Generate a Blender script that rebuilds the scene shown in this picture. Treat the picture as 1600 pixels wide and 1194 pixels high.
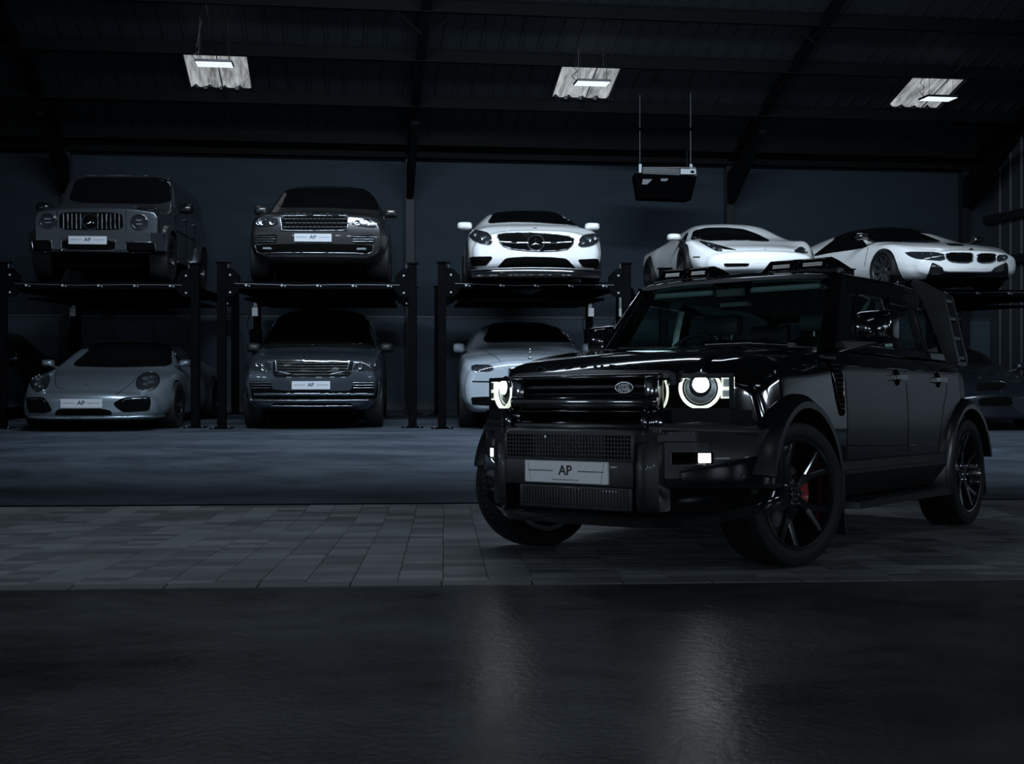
import bpy, bmesh, math, random
from math import sin, cos, pi, radians, sqrt, atan2
from mathutils import Vector, Matrix, Euler
from mathutils.bvhtree import BVHTree
from mathutils.geometry import delaunay_2d_cdt

for o in list(bpy.data.objects):
    bpy.data.objects.remove(o)
scene = bpy.context.scene
COL = scene.collection

# ---------------------------------------------------------------- camera, world, lights, exposure
F_PX, CX, CY, CAM_H = 1900.0, 800.0, 550.0, 1.19
camd = bpy.data.cameras.new('camera')
camd.sensor_fit = 'HORIZONTAL'
camd.sensor_width = 36.0
camd.lens = 36.0 * F_PX / 1600.0
camd.shift_y = -(597.0 - CY) / 1600.0
camd.clip_start = 0.05
camd.clip_end = 200
cam = bpy.data.objects.new('camera', camd)
cam.location = (0, 0, CAM_H)
cam.rotation_euler = (pi / 2, 0, 0)
COL.objects.link(cam)
scene.camera = cam

world = bpy.data.worlds.new('world')
scene.world = world
world.use_nodes = True
bg = world.node_tree.nodes['Background']
bg.inputs[0].default_value = (0.30, 0.42, 0.60, 1)
bg.inputs[1].default_value = 0.004

def area_light(name, loc, target, size, size_y, power, color, spread=180):
    d = bpy.data.lights.new(name, 'AREA')
    d.shape = 'RECTANGLE'
    d.size, d.size_y = size, size_y
    d.energy = power
    d.color = color
    d.spread = radians(spread)
    o = bpy.data.objects.new(name, d)
    o.location = loc
    o.rotation_euler = (Vector(target) - Vector(loc)).to_track_quat('-Z', 'Y').to_euler()
    COL.objects.link(o)
    return o

COOL = (0.70, 0.85, 1.0)
# strip lamp row hung above the picture; unseen fill light added for the paving
area_light('hall_lamp_row', (0.9, 12.6, 7.0), (1.0, 18.8, 1.2), 12.0, 0.6, 740, COOL, 115)
area_light('paving_fill', (-1.5, 12.4, 7.2), (-1.5, 8.3, 0.0), 9.0, 0.4, 30, COOL, 75)
# unseen lamps added to brighten the side surfaces that the black car mirrors
area_light('sheen_board_light', (10.9, 12.9, 3.3), (11.7, 12.7, 0.6), 4.6, 0.25, 26, COOL, 95)
area_light('left_wall_fill', (-12.2, 4.5, 4.0), (-13.6, 4.5, 1.0), 9.0, 0.25, 70, COOL, 150)
# tube lamps of the bay in front, over the camera
for i, (x, y, z, w, d, p) in enumerate(((-3.6, 2.6, 5.6, 1.5, 0.16, 6), (0.4, 1.6, 5.8, 1.5, 0.16, 6), (4.2, 2.6, 5.6, 1.5, 0.16, 6), (-5.6, 7.4, 6.2, 0.16, 1.5, 10), (6.6, 5.6, 5.0, 0.16, 1.5, 9))):
    area_light('bay_tube_lamp', (x, y, z), (x * 0.72 + 0.3, y + 1.6, 0.0), w, d, p, COOL, 170)
# unseen lamps added behind and beside the camera for reflections on the black car
for (x, y, z, tx, ty, w, d, p) in ((-7.5, -7.8, 2.6, -3, 6, 1.3, .35, 38), (-4.3, -7.8, 2.9, 0, 6, 1.3, .35, 38), (-1.2, -7.8, 2.6, 0, 6, 1.3, .35, 38), (2.0, -7.8, 2.9, 1, 6, 1.3, .35, 38), (5.2, -7.8, 2.6, 1, 6, 1.3, .35, 38), (8.4, -7.8, 2.9, 2, 6, 1.3, .35, 38),
                                  (-12.3, -0.6, 2.2, 0, 6, 1.3, .35, 38), (-12.3, 2.8, 2.2, 0, 7, 1.3, .35, 38), (-12.3, 9.0, 2.4, 0, 7, 1.3, .35, 38), (11.2, 1.0, 2.6, 1, 6, 1.3, .35, 38), (11.0, 5.0, 2.9, 2, 7, 1.3, .35, 38)):
    area_light('reflection_light', (x, y, z), (tx, ty, 0.8), w, d, p, COOL, 170)

scene.view_settings.view_transform = 'Standard'
scene.view_settings.look = 'None'
scene.view_settings.exposure = 0.0
scene.view_settings.gamma = 1.0
scene.view_settings.use_curve_mapping = False

# ---------------------------------------------------------------- materials
MATS = {}
def mat(name, col, rough=0.5, metal=0.0, coat=0.0, spec=0.5, emit=None, estr=0.0, trans=0.0, bump=0.0, bscale=40.0, var=0.0, vscale=6.0, flake=False, coat_rough=0.03):
    if name in MATS:
        return MATS[name]
    m = bpy.data.materials.new(name)
    m.use_nodes = True
    nt = m.node_tree
    b = nt.nodes['Principled BSDF']
    c = (col[0], col[1], col[2], 1)
    b.inputs['Base Color'].default_value = c
    b.inputs['Roughness'].default_value = rough
    b.inputs['Metallic'].default_value = metal
    b.inputs['Specular IOR Level'].default_value = spec
    b.inputs['Coat Weight'].default_value = coat
    b.inputs['Coat Roughness'].default_value = coat_rough
    if trans:
        b.inputs['Transmission Weight'].default_value = trans
    if emit:
        b.inputs['Emission Color'].default_value = (emit[0], emit[1], emit[2], 1)
        b.inputs['Emission Strength'].default_value = estr
    tc = nt.nodes.new('ShaderNodeTexCoord')
    if var:
        n = nt.nodes.new('ShaderNodeTexNoise')
        n.inputs['Scale'].default_value = vscale
        n.inputs['Detail'].default_value = 6
        nt.links.new(tc.outputs['Object'], n.inputs['Vector'])
        r = nt.nodes.new('ShaderNodeMapRange')
        r.inputs[1].default_value = 0.3; r.inputs[2].default_value = 0.7
        r.inputs[3].default_value = 1 - var; r.inputs[4].default_value = 1 + var
        nt.links.new(n.outputs[0], r.inputs[0])
        mx = nt.nodes.new('ShaderNodeMix'); mx.data_type = 'RGBA'; mx.blend_type = 'MULTIPLY'
        mx.inputs[0].default_value = 1
        mx.inputs[6].default_value = c
        nt.links.new(r.outputs[0], mx.inputs[7])
        nt.links.new(mx.outputs[2], b.inputs['Base Color'])
        r2 = nt.nodes.new('ShaderNodeMapRange')
        r2.inputs[1].default_value = 0.3; r2.inputs[2].default_value = 0.7
        r2.inputs[3].default_value = max(0.02, rough * (1 - 0.5 * var)); r2.inputs[4].default_value = min(1, rough * (1 + 0.5 * var))
        nt.links.new(n.outputs[0], r2.inputs[0])
        nt.links.new(r2.outputs[0], b.inputs['Roughness'])
    if bump:
        n2 = nt.nodes.new('ShaderNodeTexNoise')
        n2.inputs['Scale'].default_value = bscale
        n2.inputs['Detail'].default_value = 3
        nt.links.new(tc.outputs['Object'], n2.inputs['Vector'])
        bp = nt.nodes.new('ShaderNodeBump')
        bp.inputs['Strength'].default_value = bump
        bp.inputs['Distance'].default_value = 0.01
        nt.links.new(n2.outputs[0], bp.inputs['Height'])
        nt.links.new(bp.outputs[0], b.inputs['Normal'])
    MATS[name] = m
    return m

BLACK = mat('black_paint', (0.006, 0.0065, 0.007), 0.12, 0, 1.0, 0.5)
SATIN = mat('satin_black_metal', (0.010, 0.011, 0.012), 0.38, 0.0, 0.2)
MATTE = mat('matte_black_plastic', (0.006, 0.006, 0.0065), 0.55, bump=0.15, bscale=300)
VOID = mat('dark_recess', (0.0015, 0.0015, 0.0015), 0.9, spec=0.05)
RUBBER = mat('tyre_rubber', (0.007, 0.007, 0.0075), 0.6, spec=0.3, bump=0.1, bscale=120)
GLASSBLACK = mat('tinted_glass', (0.003, 0.0035, 0.004), 0.06, 0, 0.5)
CHROME = mat('chrome', (0.75, 0.76, 0.78), 0.12, 1.0)
CHROMEDIM = mat('satin_chrome', (0.28, 0.29, 0.31), 0.3, 1.0)
PLATEWHITE = mat('plate_white', (0.93, 0.94, 0.96), 0.35)
PLATEDIM = mat('plate_white_dim', (0.48, 0.50, 0.53), 0.35)  # white plates further back; their dimmer light is put into the colour
INK = mat('plate_ink', (0.01, 0.012, 0.015), 0.5)
GREYINK = mat('plate_grey_ink', (0.18, 0.19, 0.20), 0.5)
STEELBLACK = mat('lift_black_steel', (0.0018, 0.002, 0.0024), 0.6, 0.0, spec=0.02, var=0.25, vscale=4)
STEELGREY = mat('lift_grey_steel', (0.16, 0.17, 0.18), 0.4, 0.8)
BOLT = mat('zinc_bolt', (0.5, 0.52, 0.55), 0.35, 1.0)
WHITEP = mat('white_plastic', (0.6, 0.62, 0.64), 0.45)
LENS = mat('lamp_lens', (0.015, 0.017, 0.02), 0.12, 0, 0.3, 0.3)

# ---------------------------------------------------------------- mesh builder
class MB:
    def __init__(s):
        s.v = []; s.f = []
    def add(s, verts, faces):
        k = len(s.v)
        s.v += [tuple(p) for p in verts]
        s.f += [tuple(i + k for i in f) for f in faces]
        return s
    def box(s, x0, x1, y0, y1, z0, z1):
        v = [(x0, y0, z0), (x1, y0, z0), (x1, y1, z0), (x0, y1, z0), (x0, y0, z1), (x1, y0, z1), (x1, y1, z1), (x0, y1, z1)]
        return s.add(v, [(0, 3, 2, 1), (4, 5, 6, 7), (0, 1, 5, 4), (1, 2, 6, 5), (2, 3, 7, 6), (3, 0, 4, 7)])
    def hull(s, pts):
        bm = bmesh.new()
        for p in pts: bm.verts.new(p)
        r = bmesh.ops.convex_hull(bm, input=bm.verts)
        dead = [e for e in r['geom_interior'] if isinstance(e, bmesh.types.BMVert)]
        bmesh.ops.delete(bm, geom=dead, context='VERTS')
        bmesh.ops.dissolve_limit(bm, angle_limit=0.001, verts=bm.verts, edges=bm.edges)
        bmesh.ops.recalc_face_normals(bm, faces=bm.faces)
        bm.verts.index_update()
        s.add([v.co[:] for v in bm.verts], [[v.index for v in f.verts] for f in bm.faces])
        bm.free()
        return s
    def cbox(s, x0, x1, y0, y1, z0, z1, b=0.01):
        pts = []
        for x, sx in ((x0, 1), (x1, -1)):
            for y, sy in ((y0, 1), (y1, -1)):
                for z, sz in ((z0, 1), (z1, -1)):
                    pts += [(x, y + sy * b, z + sz * b), (x + sx * b, y, z + sz * b), (x + sx * b, y + sy * b, z)]
        return s.hull(pts)
    def rbox(s, x0, x1, y0, y1, z0, z1, r=0.01, seg=3):
        """box with rounded edges"""
        r = min(r, (x1 - x0) * .45, (y1 - y0) * .45, (z1 - z0) * .45)
        pts = []
        for x, sx in ((x0 + r, -1), (x1 - r, 1)):
            for y, sy in ((y0 + r, -1), (y1 - r, 1)):
                for z, sz in ((z0 + r, -1), (z1 - r, 1)):
                    for i in range(seg + 1):
                        for j in range(seg + 1):
                            a, b = pi / 2 * i / seg, pi / 2 * j / seg
                            pts.append((x + sx * r * cos(a) * cos(b), y + sy * r * sin(a) * cos(b), z + sz * r * sin(b)))
        return s.hull(pts)
    def prism(s, poly, d0, d1, axis='x', taper=None):
        """poly: 2d points; extruded along axis from d0 to d1; axis x -> poly (y,z); y -> (x,z); z -> (x,y)"""
        def P(p, d):
            return {'x': (d, p[0], p[1]), 'y': (p[0], d, p[1]), 'z': (p[0], p[1], d)}[axis]
        n = len(poly)
        top = taper if taper else poly
        v = [P(p, d0) for p in poly] + [P(p, d1) for p in top]
        f = [tuple(range(n - 1, -1, -1)), tuple(range(n, 2 * n))]
        f += [(i, (i + 1) % n, n + (i + 1) % n, n + i) for i in range(n)]
        return s.add(v, f)
    def tube(s, path, r, n=8, closed=False, radii=None):
        path = [Vector(p) for p in path]
        m = len(path)
        k0 = len(s.v)
        up = Vector((0, 0, 1))
        vs = []
        prev = None
        for i, p in enumerate(path):
            if closed:
                t = path[(i + 1) % m] - path[i - 1]
            else:
                t = path[min(i + 1, m - 1)] - path[max(i - 1, 0)]
            t.normalize()
            if prev is None:
                a = t.cross(up)
                if a.length < 1e-3: a = t.cross(Vector((1, 0, 0)))
            else:
                a = prev - t * prev.dot(t)
            a.normalize(); prev = a
            b = t.cross(a)
            rr = radii[i] if radii else r
            for j in range(n):
                th = 2 * pi * j / n
                vs.append(p + a * (rr * cos(th)) + b * (rr * sin(th)))
        fs = []
        for i in range(m if closed else m - 1):
            for j in range(n):
                i2 = (i + 1) % m
                fs.append((i * n + j, i * n + (j + 1) % n, i2 * n + (j + 1) % n, i2 * n + j))
        if not closed:
            fs.append(tuple(range(n - 1, -1, -1))); fs.append(tuple(range((m - 1) * n, m * n)))
        return s.add(vs, fs)
    def lathe(s, prof, n=32, axis='y', c=(0, 0, 0), closed=True):
        """prof: list of (radius, axial)."""
        m = len(prof)
        vs = []
        for j in range(n):
            th = 2 * pi * j / n
            for r, a in prof:
                if axis == 'y': vs.append((c[0] + r * cos(th), c[1] + a, c[2] + r * sin(th)))
                elif axis == 'x': vs.append((c[0] + a, c[1] + r * cos(th), c[2] + r * sin(th)))
                else: vs.append((c[0] + r * cos(th), c[1] + r * sin(th), c[2] + a))
        fs = []
        for j in range(n):
            j2 = (j + 1) % n
            for i in range(m if closed else m - 1):
                i2 = (i + 1) % m
                fs.append((j * m + i, j * m + i2, j2 * m + i2, j2 * m + i))
        return s.add(vs, fs)
    def disc(s, c, r, d, n=20, axis='x'):
        """solid round plate from c along axis by d"""
        p = [(0.0001, 0), (r, 0), (r, d), (0.0001, d)]
        return s.lathe(p, n, axis, c)
    def xf(s, M):
        s.v = [tuple(M @ Vector(p)) for p in s.v]
        return s
    def mesh(s, name):
        me = bpy.data.meshes.new(name)
        me.from_pydata([tuple(p) for p in s.v], [], s.f)
        bm = bmesh.new(); bm.from_mesh(me)
        bmesh.ops.recalc_face_normals(bm, faces=bm.faces)
        bm.to_mesh(me); bm.free()
        return me
    def build(s, name, m, parent=None, smooth=None):
        return obj(name, s.mesh(name), m, parent, smooth)

def obj(name, me, m=None, parent=None, smooth=None):
    if m is not None and len(me.materials) == 0:
        me.materials.append(m)
    if smooth is not None:
        me.polygons.foreach_set('use_smooth', [True] * len(me.polygons))
        if smooth < 179:
            me.set_sharp_from_angle(angle=radians(smooth))
    o = bpy.data.objects.new(name, me)
    COL.objects.link(o)
    if parent is not None:
        o.parent = parent
    return o

def empty(name, M=None, label=None, cat=None, group=None, kind=None):
    o = bpy.data.objects.new(name, None)
    o.empty_display_size = 0.1
    COL.objects.link(o)
    if M is not None: o.matrix_world = M
    return tag(o, label, cat, group, kind)

def tag(o, label=None, cat=None, group=None, kind=None):
    if label: o['label'] = label
    if cat: o['category'] = cat
    if group: o['group'] = group
    if kind: o['kind'] = kind
    return o

def copy_tree(o, parent=None):
    c = o.copy(); COL.objects.link(c)
    c.parent = parent
    for ch in o.children:
        copy_tree(ch, c)
    return c

def text_mesh(body, size, extrude=0.001, offset=0.0, name='lettering', space=1.0, align='CENTER', sx=1.0):
    """flat lettering in the xy plane, centred, converted to a mesh"""
    cu = bpy.data.curves.new(name, 'FONT')
    cu.body = body; cu.size = size; cu.extrude = extrude; cu.offset = offset
    cu.align_x = align; cu.align_y = 'CENTER'; cu.space_character = space
    cu.resolution_u = 3
    o = bpy.data.objects.new(name, cu)
    COL.objects.link(o)
    dg = bpy.context.evaluated_depsgraph_get(); dg.update()
    me = bpy.data.meshes.new_from_object(o.evaluated_get(dg))
    bpy.data.objects.remove(o); bpy.data.curves.remove(cu)
    if sx != 1.0:
        for v in me.vertices: v.co.x *= sx
    me.materials.clear()
    return me

def pix_ray(px, py):
    return Vector((0, 0, CAM_H)), Vector(((px - CX) / F_PX, 1.0, -(py - CY) / F_PX))
def at(px, py, Y):
    o, d = pix_ray(px, py)
    return o + d * Y
# ================================================================ SETTING
BYAW = 0.135                       # the hall is turned a little: right end of the back wall is further off
U = Vector((1, BYAW, 0)).normalized()
V = Vector((-BYAW, 1, 0)).normalized()
WALL0 = Vector((0, 25.2, 0))
ROOF_T = 0.30
EAVE = 5.35
def hall(u, v, z):
    """hall coordinates: u along the back wall, v towards it (0 at the wall, negative towards the camera)"""
    return WALL0 + U * u + V * v + Vector((0, 0, z))
def roofz(v): return EAVE - v * ROOF_T

def floor_z(Y):
    """the paving falls slightly away from the camera to a shallow drain, then the slab rises back"""
    if Y < 6.0: return 0.0
    s = -0.0480
    if Y < 9.7: return s * (Y - 6.74)
    z1 = s * (9.7 - 6.74)
    if Y < 10.9: return z1
    if Y < 18.6:
        t = (Y - 10.9) / 7.7
        t = t * t * (3 - 2 * t)
        return z1 * (1 - t)
    return 0.0
KY = 0.056                         # kerb line slope
def kerb_Y(x): return 6.03 + KY * x
def pave_Y(x): return 10.78 + KY * x

def concrete(name, base, dark, rough0, rough1, sx=1.0):
    m = bpy.data.materials.new(name); m.use_nodes = True
    nt = m.node_tree; b = nt.nodes['Principled BSDF']
    tc = nt.nodes.new('ShaderNodeTexCoord')
    mp = nt.nodes.new('ShaderNodeMapping'); mp.inputs['Scale'].default_value = (0.45 * sx, 0.8, 1)
    mp.inputs['Rotation'].default_value = (0, 0, 0.5)
    nt.links.new(tc.outputs['Object'], mp.inputs[0])
    n1 = nt.nodes.new('ShaderNodeTexNoise'); n1.inputs['Scale'].default_value = 1.3; n1.inputs['Detail'].default_value = 9; n1.inputs['Roughness'].default_value = 0.62
    n1.inputs['Distortion'].default_value = 1.2
    nt.links.new(mp.outputs[0], n1.inputs['Vector'])
    # faint curved tyre sweeps
    w = nt.nodes.new('ShaderNodeTexWave'); w.wave_type = 'RINGS'; w.inputs['Scale'].default_value = 0.22; w.inputs['Distortion'].default_value = 9; w.inputs['Detail'].default_value = 3; w.inputs['Detail Scale'].default_value = 0.7
    nt.links.new(tc.outputs['Object'], w.inputs['Vector'])
    n2 = nt.nodes.new('ShaderNodeTexNoise'); n2.inputs['Scale'].default_value = 9; n2.inputs['Detail'].default_value = 8
    nt.links.new(mp.outputs[0], n2.inputs['Vector'])
    a = nt.nodes.new('ShaderNodeMath'); a.operation = 'MULTIPLY_ADD'; a.inputs[1].default_value = 0.13
    nt.links.new(w.outputs[1], a.inputs[0]); nt.links.new(n1.outputs[0], a.inputs[2])
    a2 = nt.nodes.new('ShaderNodeMath'); a2.operation = 'MULTIPLY_ADD'; a2.inputs[1].default_value = 0.3
    nt.links.new(n2.outputs[0], a2.inputs[0]); nt.links.new(a.outputs[0], a2.inputs[2])
    r = nt.nodes.new('ShaderNodeValToRGB')
    r.color_ramp.elements[0].position = 0.50; r.color_ramp.elements[0].color = (*dark, 1)
    r.color_ramp.elements[1].position = 0.92; r.color_ramp.elements[1].color = (*base, 1)
    nt.links.new(a2.outputs[0], r.inputs[0])
    nt.links.new(r.outputs[0], b.inputs['Base Color'])
    b.inputs['Specular IOR Level'].default_value = 0.25
    rr = nt.nodes.new('ShaderNodeMapRange'); rr.inputs[1].default_value = 0.4; rr.inputs[2].default_value = 0.9
    rr.inputs[3].default_value = rough0; rr.inputs[4].default_value = rough1
    nt.links.new(a2.outputs[0], rr.inputs[0]); nt.links.new(rr.outputs[0], b.inputs['Roughness'])
    bp = nt.nodes.new('ShaderNodeBump'); bp.inputs['Strength'].default_value = 0.25; bp.inputs['Distance'].default_value = 0.012
    n3 = nt.nodes.new('ShaderNodeTexNoise'); n3.inputs['Scale'].default_value = 30; n3.inputs['Detail'].default_value = 4
    nt.links.new(tc.outputs['Object'], n3.inputs['Vector'])
    nt.links.new(n3.outputs[0], bp.inputs['Height']); nt.links.new(bp.outputs[0], b.inputs['Normal'])
    return m

CONC_FRONT = concrete('power_floated_concrete', (0.060, 0.064, 0.065), (0.017, 0.019, 0.020), 0.22, 0.38)
CONC_BACK = concrete('painted_concrete', (0.075, 0.092, 0.115), (0.026, 0.033, 0.043), 0.45, 0.65)

def strip(name, y0f, y1f, m, x0=-16, x1=18, nx=34, ny=40, dz=0.0):
    b = MB(); vs = []; fs = []
    for i in range(nx + 1):
        x = x0 + (x1 - x0) * i / nx
        for j in range(ny + 1):
            t = j / ny
            y = y0f(x) + (y1f(x) - y0f(x)) * t
            vs.append((x, y, floor_z(y - KY * x) + dz))
    for i in range(nx):
        for j in range(ny):
            a = i * (ny + 1) + j
            fs.append((a, a + ny + 1, a + ny + 2, a + 1))
    b.add(vs, fs)
    o = b.build(name, m, None, 180)
    return tag(o, kind='structure')

ff = strip('floor_front', lambda x: -9.0, lambda x: kerb_Y(x) - 0.012, CONC_FRONT, ny=6, dz=0.0)
fb = strip('floor_back', lambda x: pave_Y(x), lambda x: 30.0 + 0 * x, CONC_BACK, ny=48)
base = strip('floor_paving', lambda x: kerb_Y(x) - 0.012, lambda x: pave_Y(x), mat('paving_bed', (0.03, 0.03, 0.03), 0.9), ny=30, dz=-0.012)

# oil spots on the slab
spot = mat('oil_spot', (0.012, 0.013, 0.013), 0.35)
def oil(px, py, rx, ry, seed):
    R = random.Random(seed)
    Y = F_PX * CAM_H / (py - CY); X = (px - CX) * Y / F_PX
    n = 18; vs = []
    for lev, k in ((0.0, 1.0), (0.0012, 0.86)):
        R2 = random.Random(seed)
        for i in range(n):
            a = 2 * pi * i / n; rr = 0.7 + 0.55 * R2.random()
            vs.append((X + rx * rr * k * cos(a), Y + ry * rr * k * sin(a), 0.0004 + lev))
    fs = [tuple(range(n, 2 * n))] + [(i, (i + 1) % n, n + (i + 1) % n, n + i) for i in range(n)]
    b = MB().add(vs, fs)
    return b.build('oil_spot', spot, ff)
oil(925, 1077, 0.046, 0.05, 3); oil(900, 1054, 0.028, 0.02, 4); oil(945, 1136, 0.013, 0.02, 5); oil(1100, 999, 0.016, 0.015, 6)
oil(1352, 1072, 0.012, 0.015, 7); oil(163, 1067, 0.018, 0.02, 8); oil(1366, 1162, 0.012, 0.015, 9); oil(843, 1180, 0.012, 0.02, 10)

# paving blocks: each one its own stone, 300 nearest in view as objects, the rest joined
def paver_material(name, island):
    m = bpy.data.materials.new(name); m.use_nodes = True
    nt = m.node_tree; b = nt.nodes['Principled BSDF']
    if island:
        g = nt.nodes.new('ShaderNodeNewGeometry'); out = g.outputs['Random Per Island']
    else:
        g = nt.nodes.new('ShaderNodeObjectInfo'); out = g.outputs['Random']
    r = nt.nodes.new('ShaderNodeValToRGB')
    e = r.color_ramp.elements
    e[0].position = 0.0; e[0].color = (0.10, 0.107, 0.112, 1)
    e[1].position = 1.0; e[1].color = (0.26, 0.27, 0.275, 1)
    x = e.new(0.5); x.color = (0.20, 0.21, 0.215, 1)
    nt.links.new(out, r.inputs[0])
    tc = nt.nodes.new('ShaderNodeTexCoord')
    n = nt.nodes.new('ShaderNodeTexNoise'); n.inputs['Scale'].default_value = 1.1; n.inputs['Detail'].default_value = 8
    mp = nt.nodes.new('ShaderNodeNewGeometry')
    nt.links.new(mp.outputs['Position'], n.inputs['Vector'])
    mr = nt.nodes.new('ShaderNodeMapRange'); mr.inputs[1].default_value = 0.3; mr.inputs[2].default_value = 0.7; mr.inputs[3].default_value = 0.6; mr.inputs[4].default_value = 1.2
    nt.links.new(n.outputs[0], mr.inputs[0])
    mx = nt.nodes.new('ShaderNodeMix'); mx.data_type = 'RGBA'; mx.blend_type = 'MULTIPLY'; mx.inputs[0].default_value = 1
    nt.links.new(r.outputs[0], mx.inputs[6]); nt.links.new(mr.outputs[0], mx.inputs[7])
    nt.links.new(mx.outputs[2], b.inputs['Base Color'])
    b.inputs['Roughness'].default_value = 0.6
    return m
PAVER = paver_material('concrete_paver', False)
PAVER_I = paver_material('concrete_paver_far', True)
PW, PD = 0.232, 0.150
pm = MB()
hb = 0.0012
pm.hull([(sx * (PW / 2 - hb - k), sy * (PD / 2 - hb - k), z) for sx in (-1, 1) for sy in (-1, 1) for k, z in ((0, -0.03), (0, -0.002), (0.002, 0.0))])
paver_me = pm.mesh('paver'); paver_me.materials.append(PAVER)
far = MB(); cells = []
ang = atan2(KY, 1)
nrow = int(4.60 / PD)
for j in range(nrow):
    for i in range(-40, 48):
        x = i * PW - KY * PD * (j + 0.5)
        y = kerb_Y(i * PW) + 0.135 + PD * (j + 0.5)
        px = CX + F_PX * x / y
        if -90 < px < 1690:
            cells.append((y, x, j))
cells.sort(key=lambda c: c[0])
RP = random.Random(5)
for k, (y, x, j) in enumerate(cells):
    z = floor_z(y - KY * x) + RP.uniform(-0.0006, 0.0006)
    sl = (floor_z(y - KY * x + 0.05) - floor_z(y - KY * x - 0.05)) / 0.1
    M = Matrix.Translation((x, y, z)) @ Euler((atan2(sl, 1) + RP.uniform(-.002, .002), RP.uniform(-.002, .002), ang), 'XYZ').to_matrix().to_4x4()
    px = CX + F_PX * x / y
    if k < 300 and -20 < px < 1620:
        o = bpy.data.objects.new('paver', paver_me); COL.objects.link(o)
        o.parent = base; o.matrix_local = M
    else:
        far.add([M @ v.co for v in paver_me.vertices], [tuple(p.vertices) for p in paver_me.polygons])
fo = far.build('far_pavers', PAVER_I, base); fo['kind'] = 'stuff'

# kerb stones
KERB = mat('kerb_stone', (0.12, 0.124, 0.13), 0.6, var=0.3, vscale=3, bump=0.2, bscale=60)
kl = 0.452
for i in range(-10, 13):
    x = i * kl + 0.33
    y = kerb_Y(x)
    b = MB(); b.cbox(-kl / 2 + .0025, kl / 2 - .0025, 0.0, 0.125, -0.03, floor_z(6.05) + 0.004, 0.004)
    o = b.build('kerb_stone', KERB, base)
    o.matrix_local = Matrix.Translation((x, y, 0)) @ Matrix.Rotation(ang, 4, 'Z')

# ---- walls
def wall_material(name, col, var):
    m = bpy.data.materials.new(name); m.use_nodes = True
    nt = m.node_tree; b = nt.nodes['Principled BSDF']
    tc = nt.nodes.new('ShaderNodeTexCoord')
    n = nt.nodes.new('ShaderNodeTexNoise'); n.inputs['Scale'].default_value = 0.9; n.inputs['Detail'].default_value = 7
    mp = nt.nodes.new('ShaderNodeMapping'); mp.inputs['Scale'].default_value = (1, 1, 5)
    nt.links.new(tc.outputs['Object'], mp.inputs[0]); nt.links.new(mp.outputs[0], n.inputs['Vector'])
    r = nt.nodes.new('ShaderNodeMapRange'); r.inputs[1].default_value = .3; r.inputs[2].default_value = .7; r.inputs[3].default_value = 1 - var; r.inputs[4].default_value = 1 + var
    nt.links.new(n.outputs[0], r.inputs[0])
    mx = nt.nodes.new('ShaderNodeMix'); mx.data_type = 'RGBA'; mx.blend_type = 'MULTIPLY'; mx.inputs[0].default_value = 1
    mx.inputs[6].default_value = (*col, 1)
    nt.links.new(r.outputs[0], mx.inputs[7]); nt.links.new(mx.outputs[2], b.inputs['Base Color'])
    b.inputs['Roughness'].default_value = 0.7
    b.inputs['Specular IOR Level'].default_value = 0.08
    w = nt.nodes.new('ShaderNodeTexWave'); w.bands_direction = 'Z'; w.inputs['Scale'].default_value = 6.0
    nt.links.new(tc.outputs['Object'], w.inputs['Vector'])
    bp = nt.nodes.new('ShaderNodeBump'); bp.inputs['Strength'].default_value = 0.12; bp.inputs['Distance'].default_value = 0.004
    nt.links.new(w.outputs[1], bp.inputs['Height']); nt.links.new(bp.outputs[0], b.inputs['Normal'])
    return m
CLAD = wall_material('wall_cladding', (0.023, 0.031, 0.040), 0.08)
BLOCK = wall_material('wall_lower_lining', (0.050, 0.067, 0.082), 0.08)  # lighter colour stands in for light missing low on the wall
def wall_obj(name, b, m, kind='structure', parent=None):
    o = b.build(name, m, parent)
    if parent is None: tag(o, kind=kind)
    return o
MH = Matrix.Translation(WALL0) @ Matrix(((U.x, V.x, 0, 0), (U.y, V.y, 0, 0), (0, 0, 1, 0), (0, 0, 0, 1)))
def hobj(b, name, m, parent=None, kind=None, smooth=None):
    """mesh built in hall coordinates (u, v, z)"""
    o = b.build(name, m, parent, smooth)
    if parent is None:
        o.matrix_world = MH
    if kind: tag(o, kind=kind)
    return o
UR = 10.55                                  # the right end of the hall
wb = MB(); wb.box(-19, UR + .1, 0.0, 0.2, 1.92, 6.0)
wall_back = hobj(wb, 'wall_back', CLAD, kind='structure')
cols_u = [(110 - CX) / F_PX * 25.2 * .96, -2.18, 4.5]
# lining sheets below the rail, one between each pair of posts
edges = [-19, -14.6, -11.4, -9.0, -7.2, -4.7, -2.18, 0.2, 2.4, 4.5, 7.2, UR]
for a, c in zip(edges[:-1], edges[1:]):
    hobj(MB().cbox(a + .006, c - .006, -0.03, 0.2, -0.05, 1.90, 0.006), 'lining_panel', BLOCK, wall_back)
hobj(MB().box(-19, UR, -0.035, 0.2, -0.05, 0.14), 'baseboard_back', mat('skirting', (0.05, 0.055, 0.06), 0.6), kind='structure')
hobj(MB().box(-19, UR, -0.05, 0.0, 1.885, 1.925), 'trim_1', mat('rail_dark', (0.03, 0.033, 0.037), 0.5), kind='structure')
wr = MB(); wr.box(UR, UR + .2, -22, 0.3, -0.1, 12)
wall_right = hobj(wr, 'wall_right', mat('side_cladding', (0.035, 0.042, 0.05), 0.6), kind='structure')
for k in range(24):                        # vertical ribs of the side sheeting
    v = -0.35 - k * 0.42
    if v < -7.9: break
    hobj(MB().prism([(UR + .02, v), (UR - .03, v - .03), (UR - .03, v - .09), (UR + .02, v - .12)], 0.0, 6.2 , 'z'), 'sheeting_rib', MATS['side_cladding'], wall_right)
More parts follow.
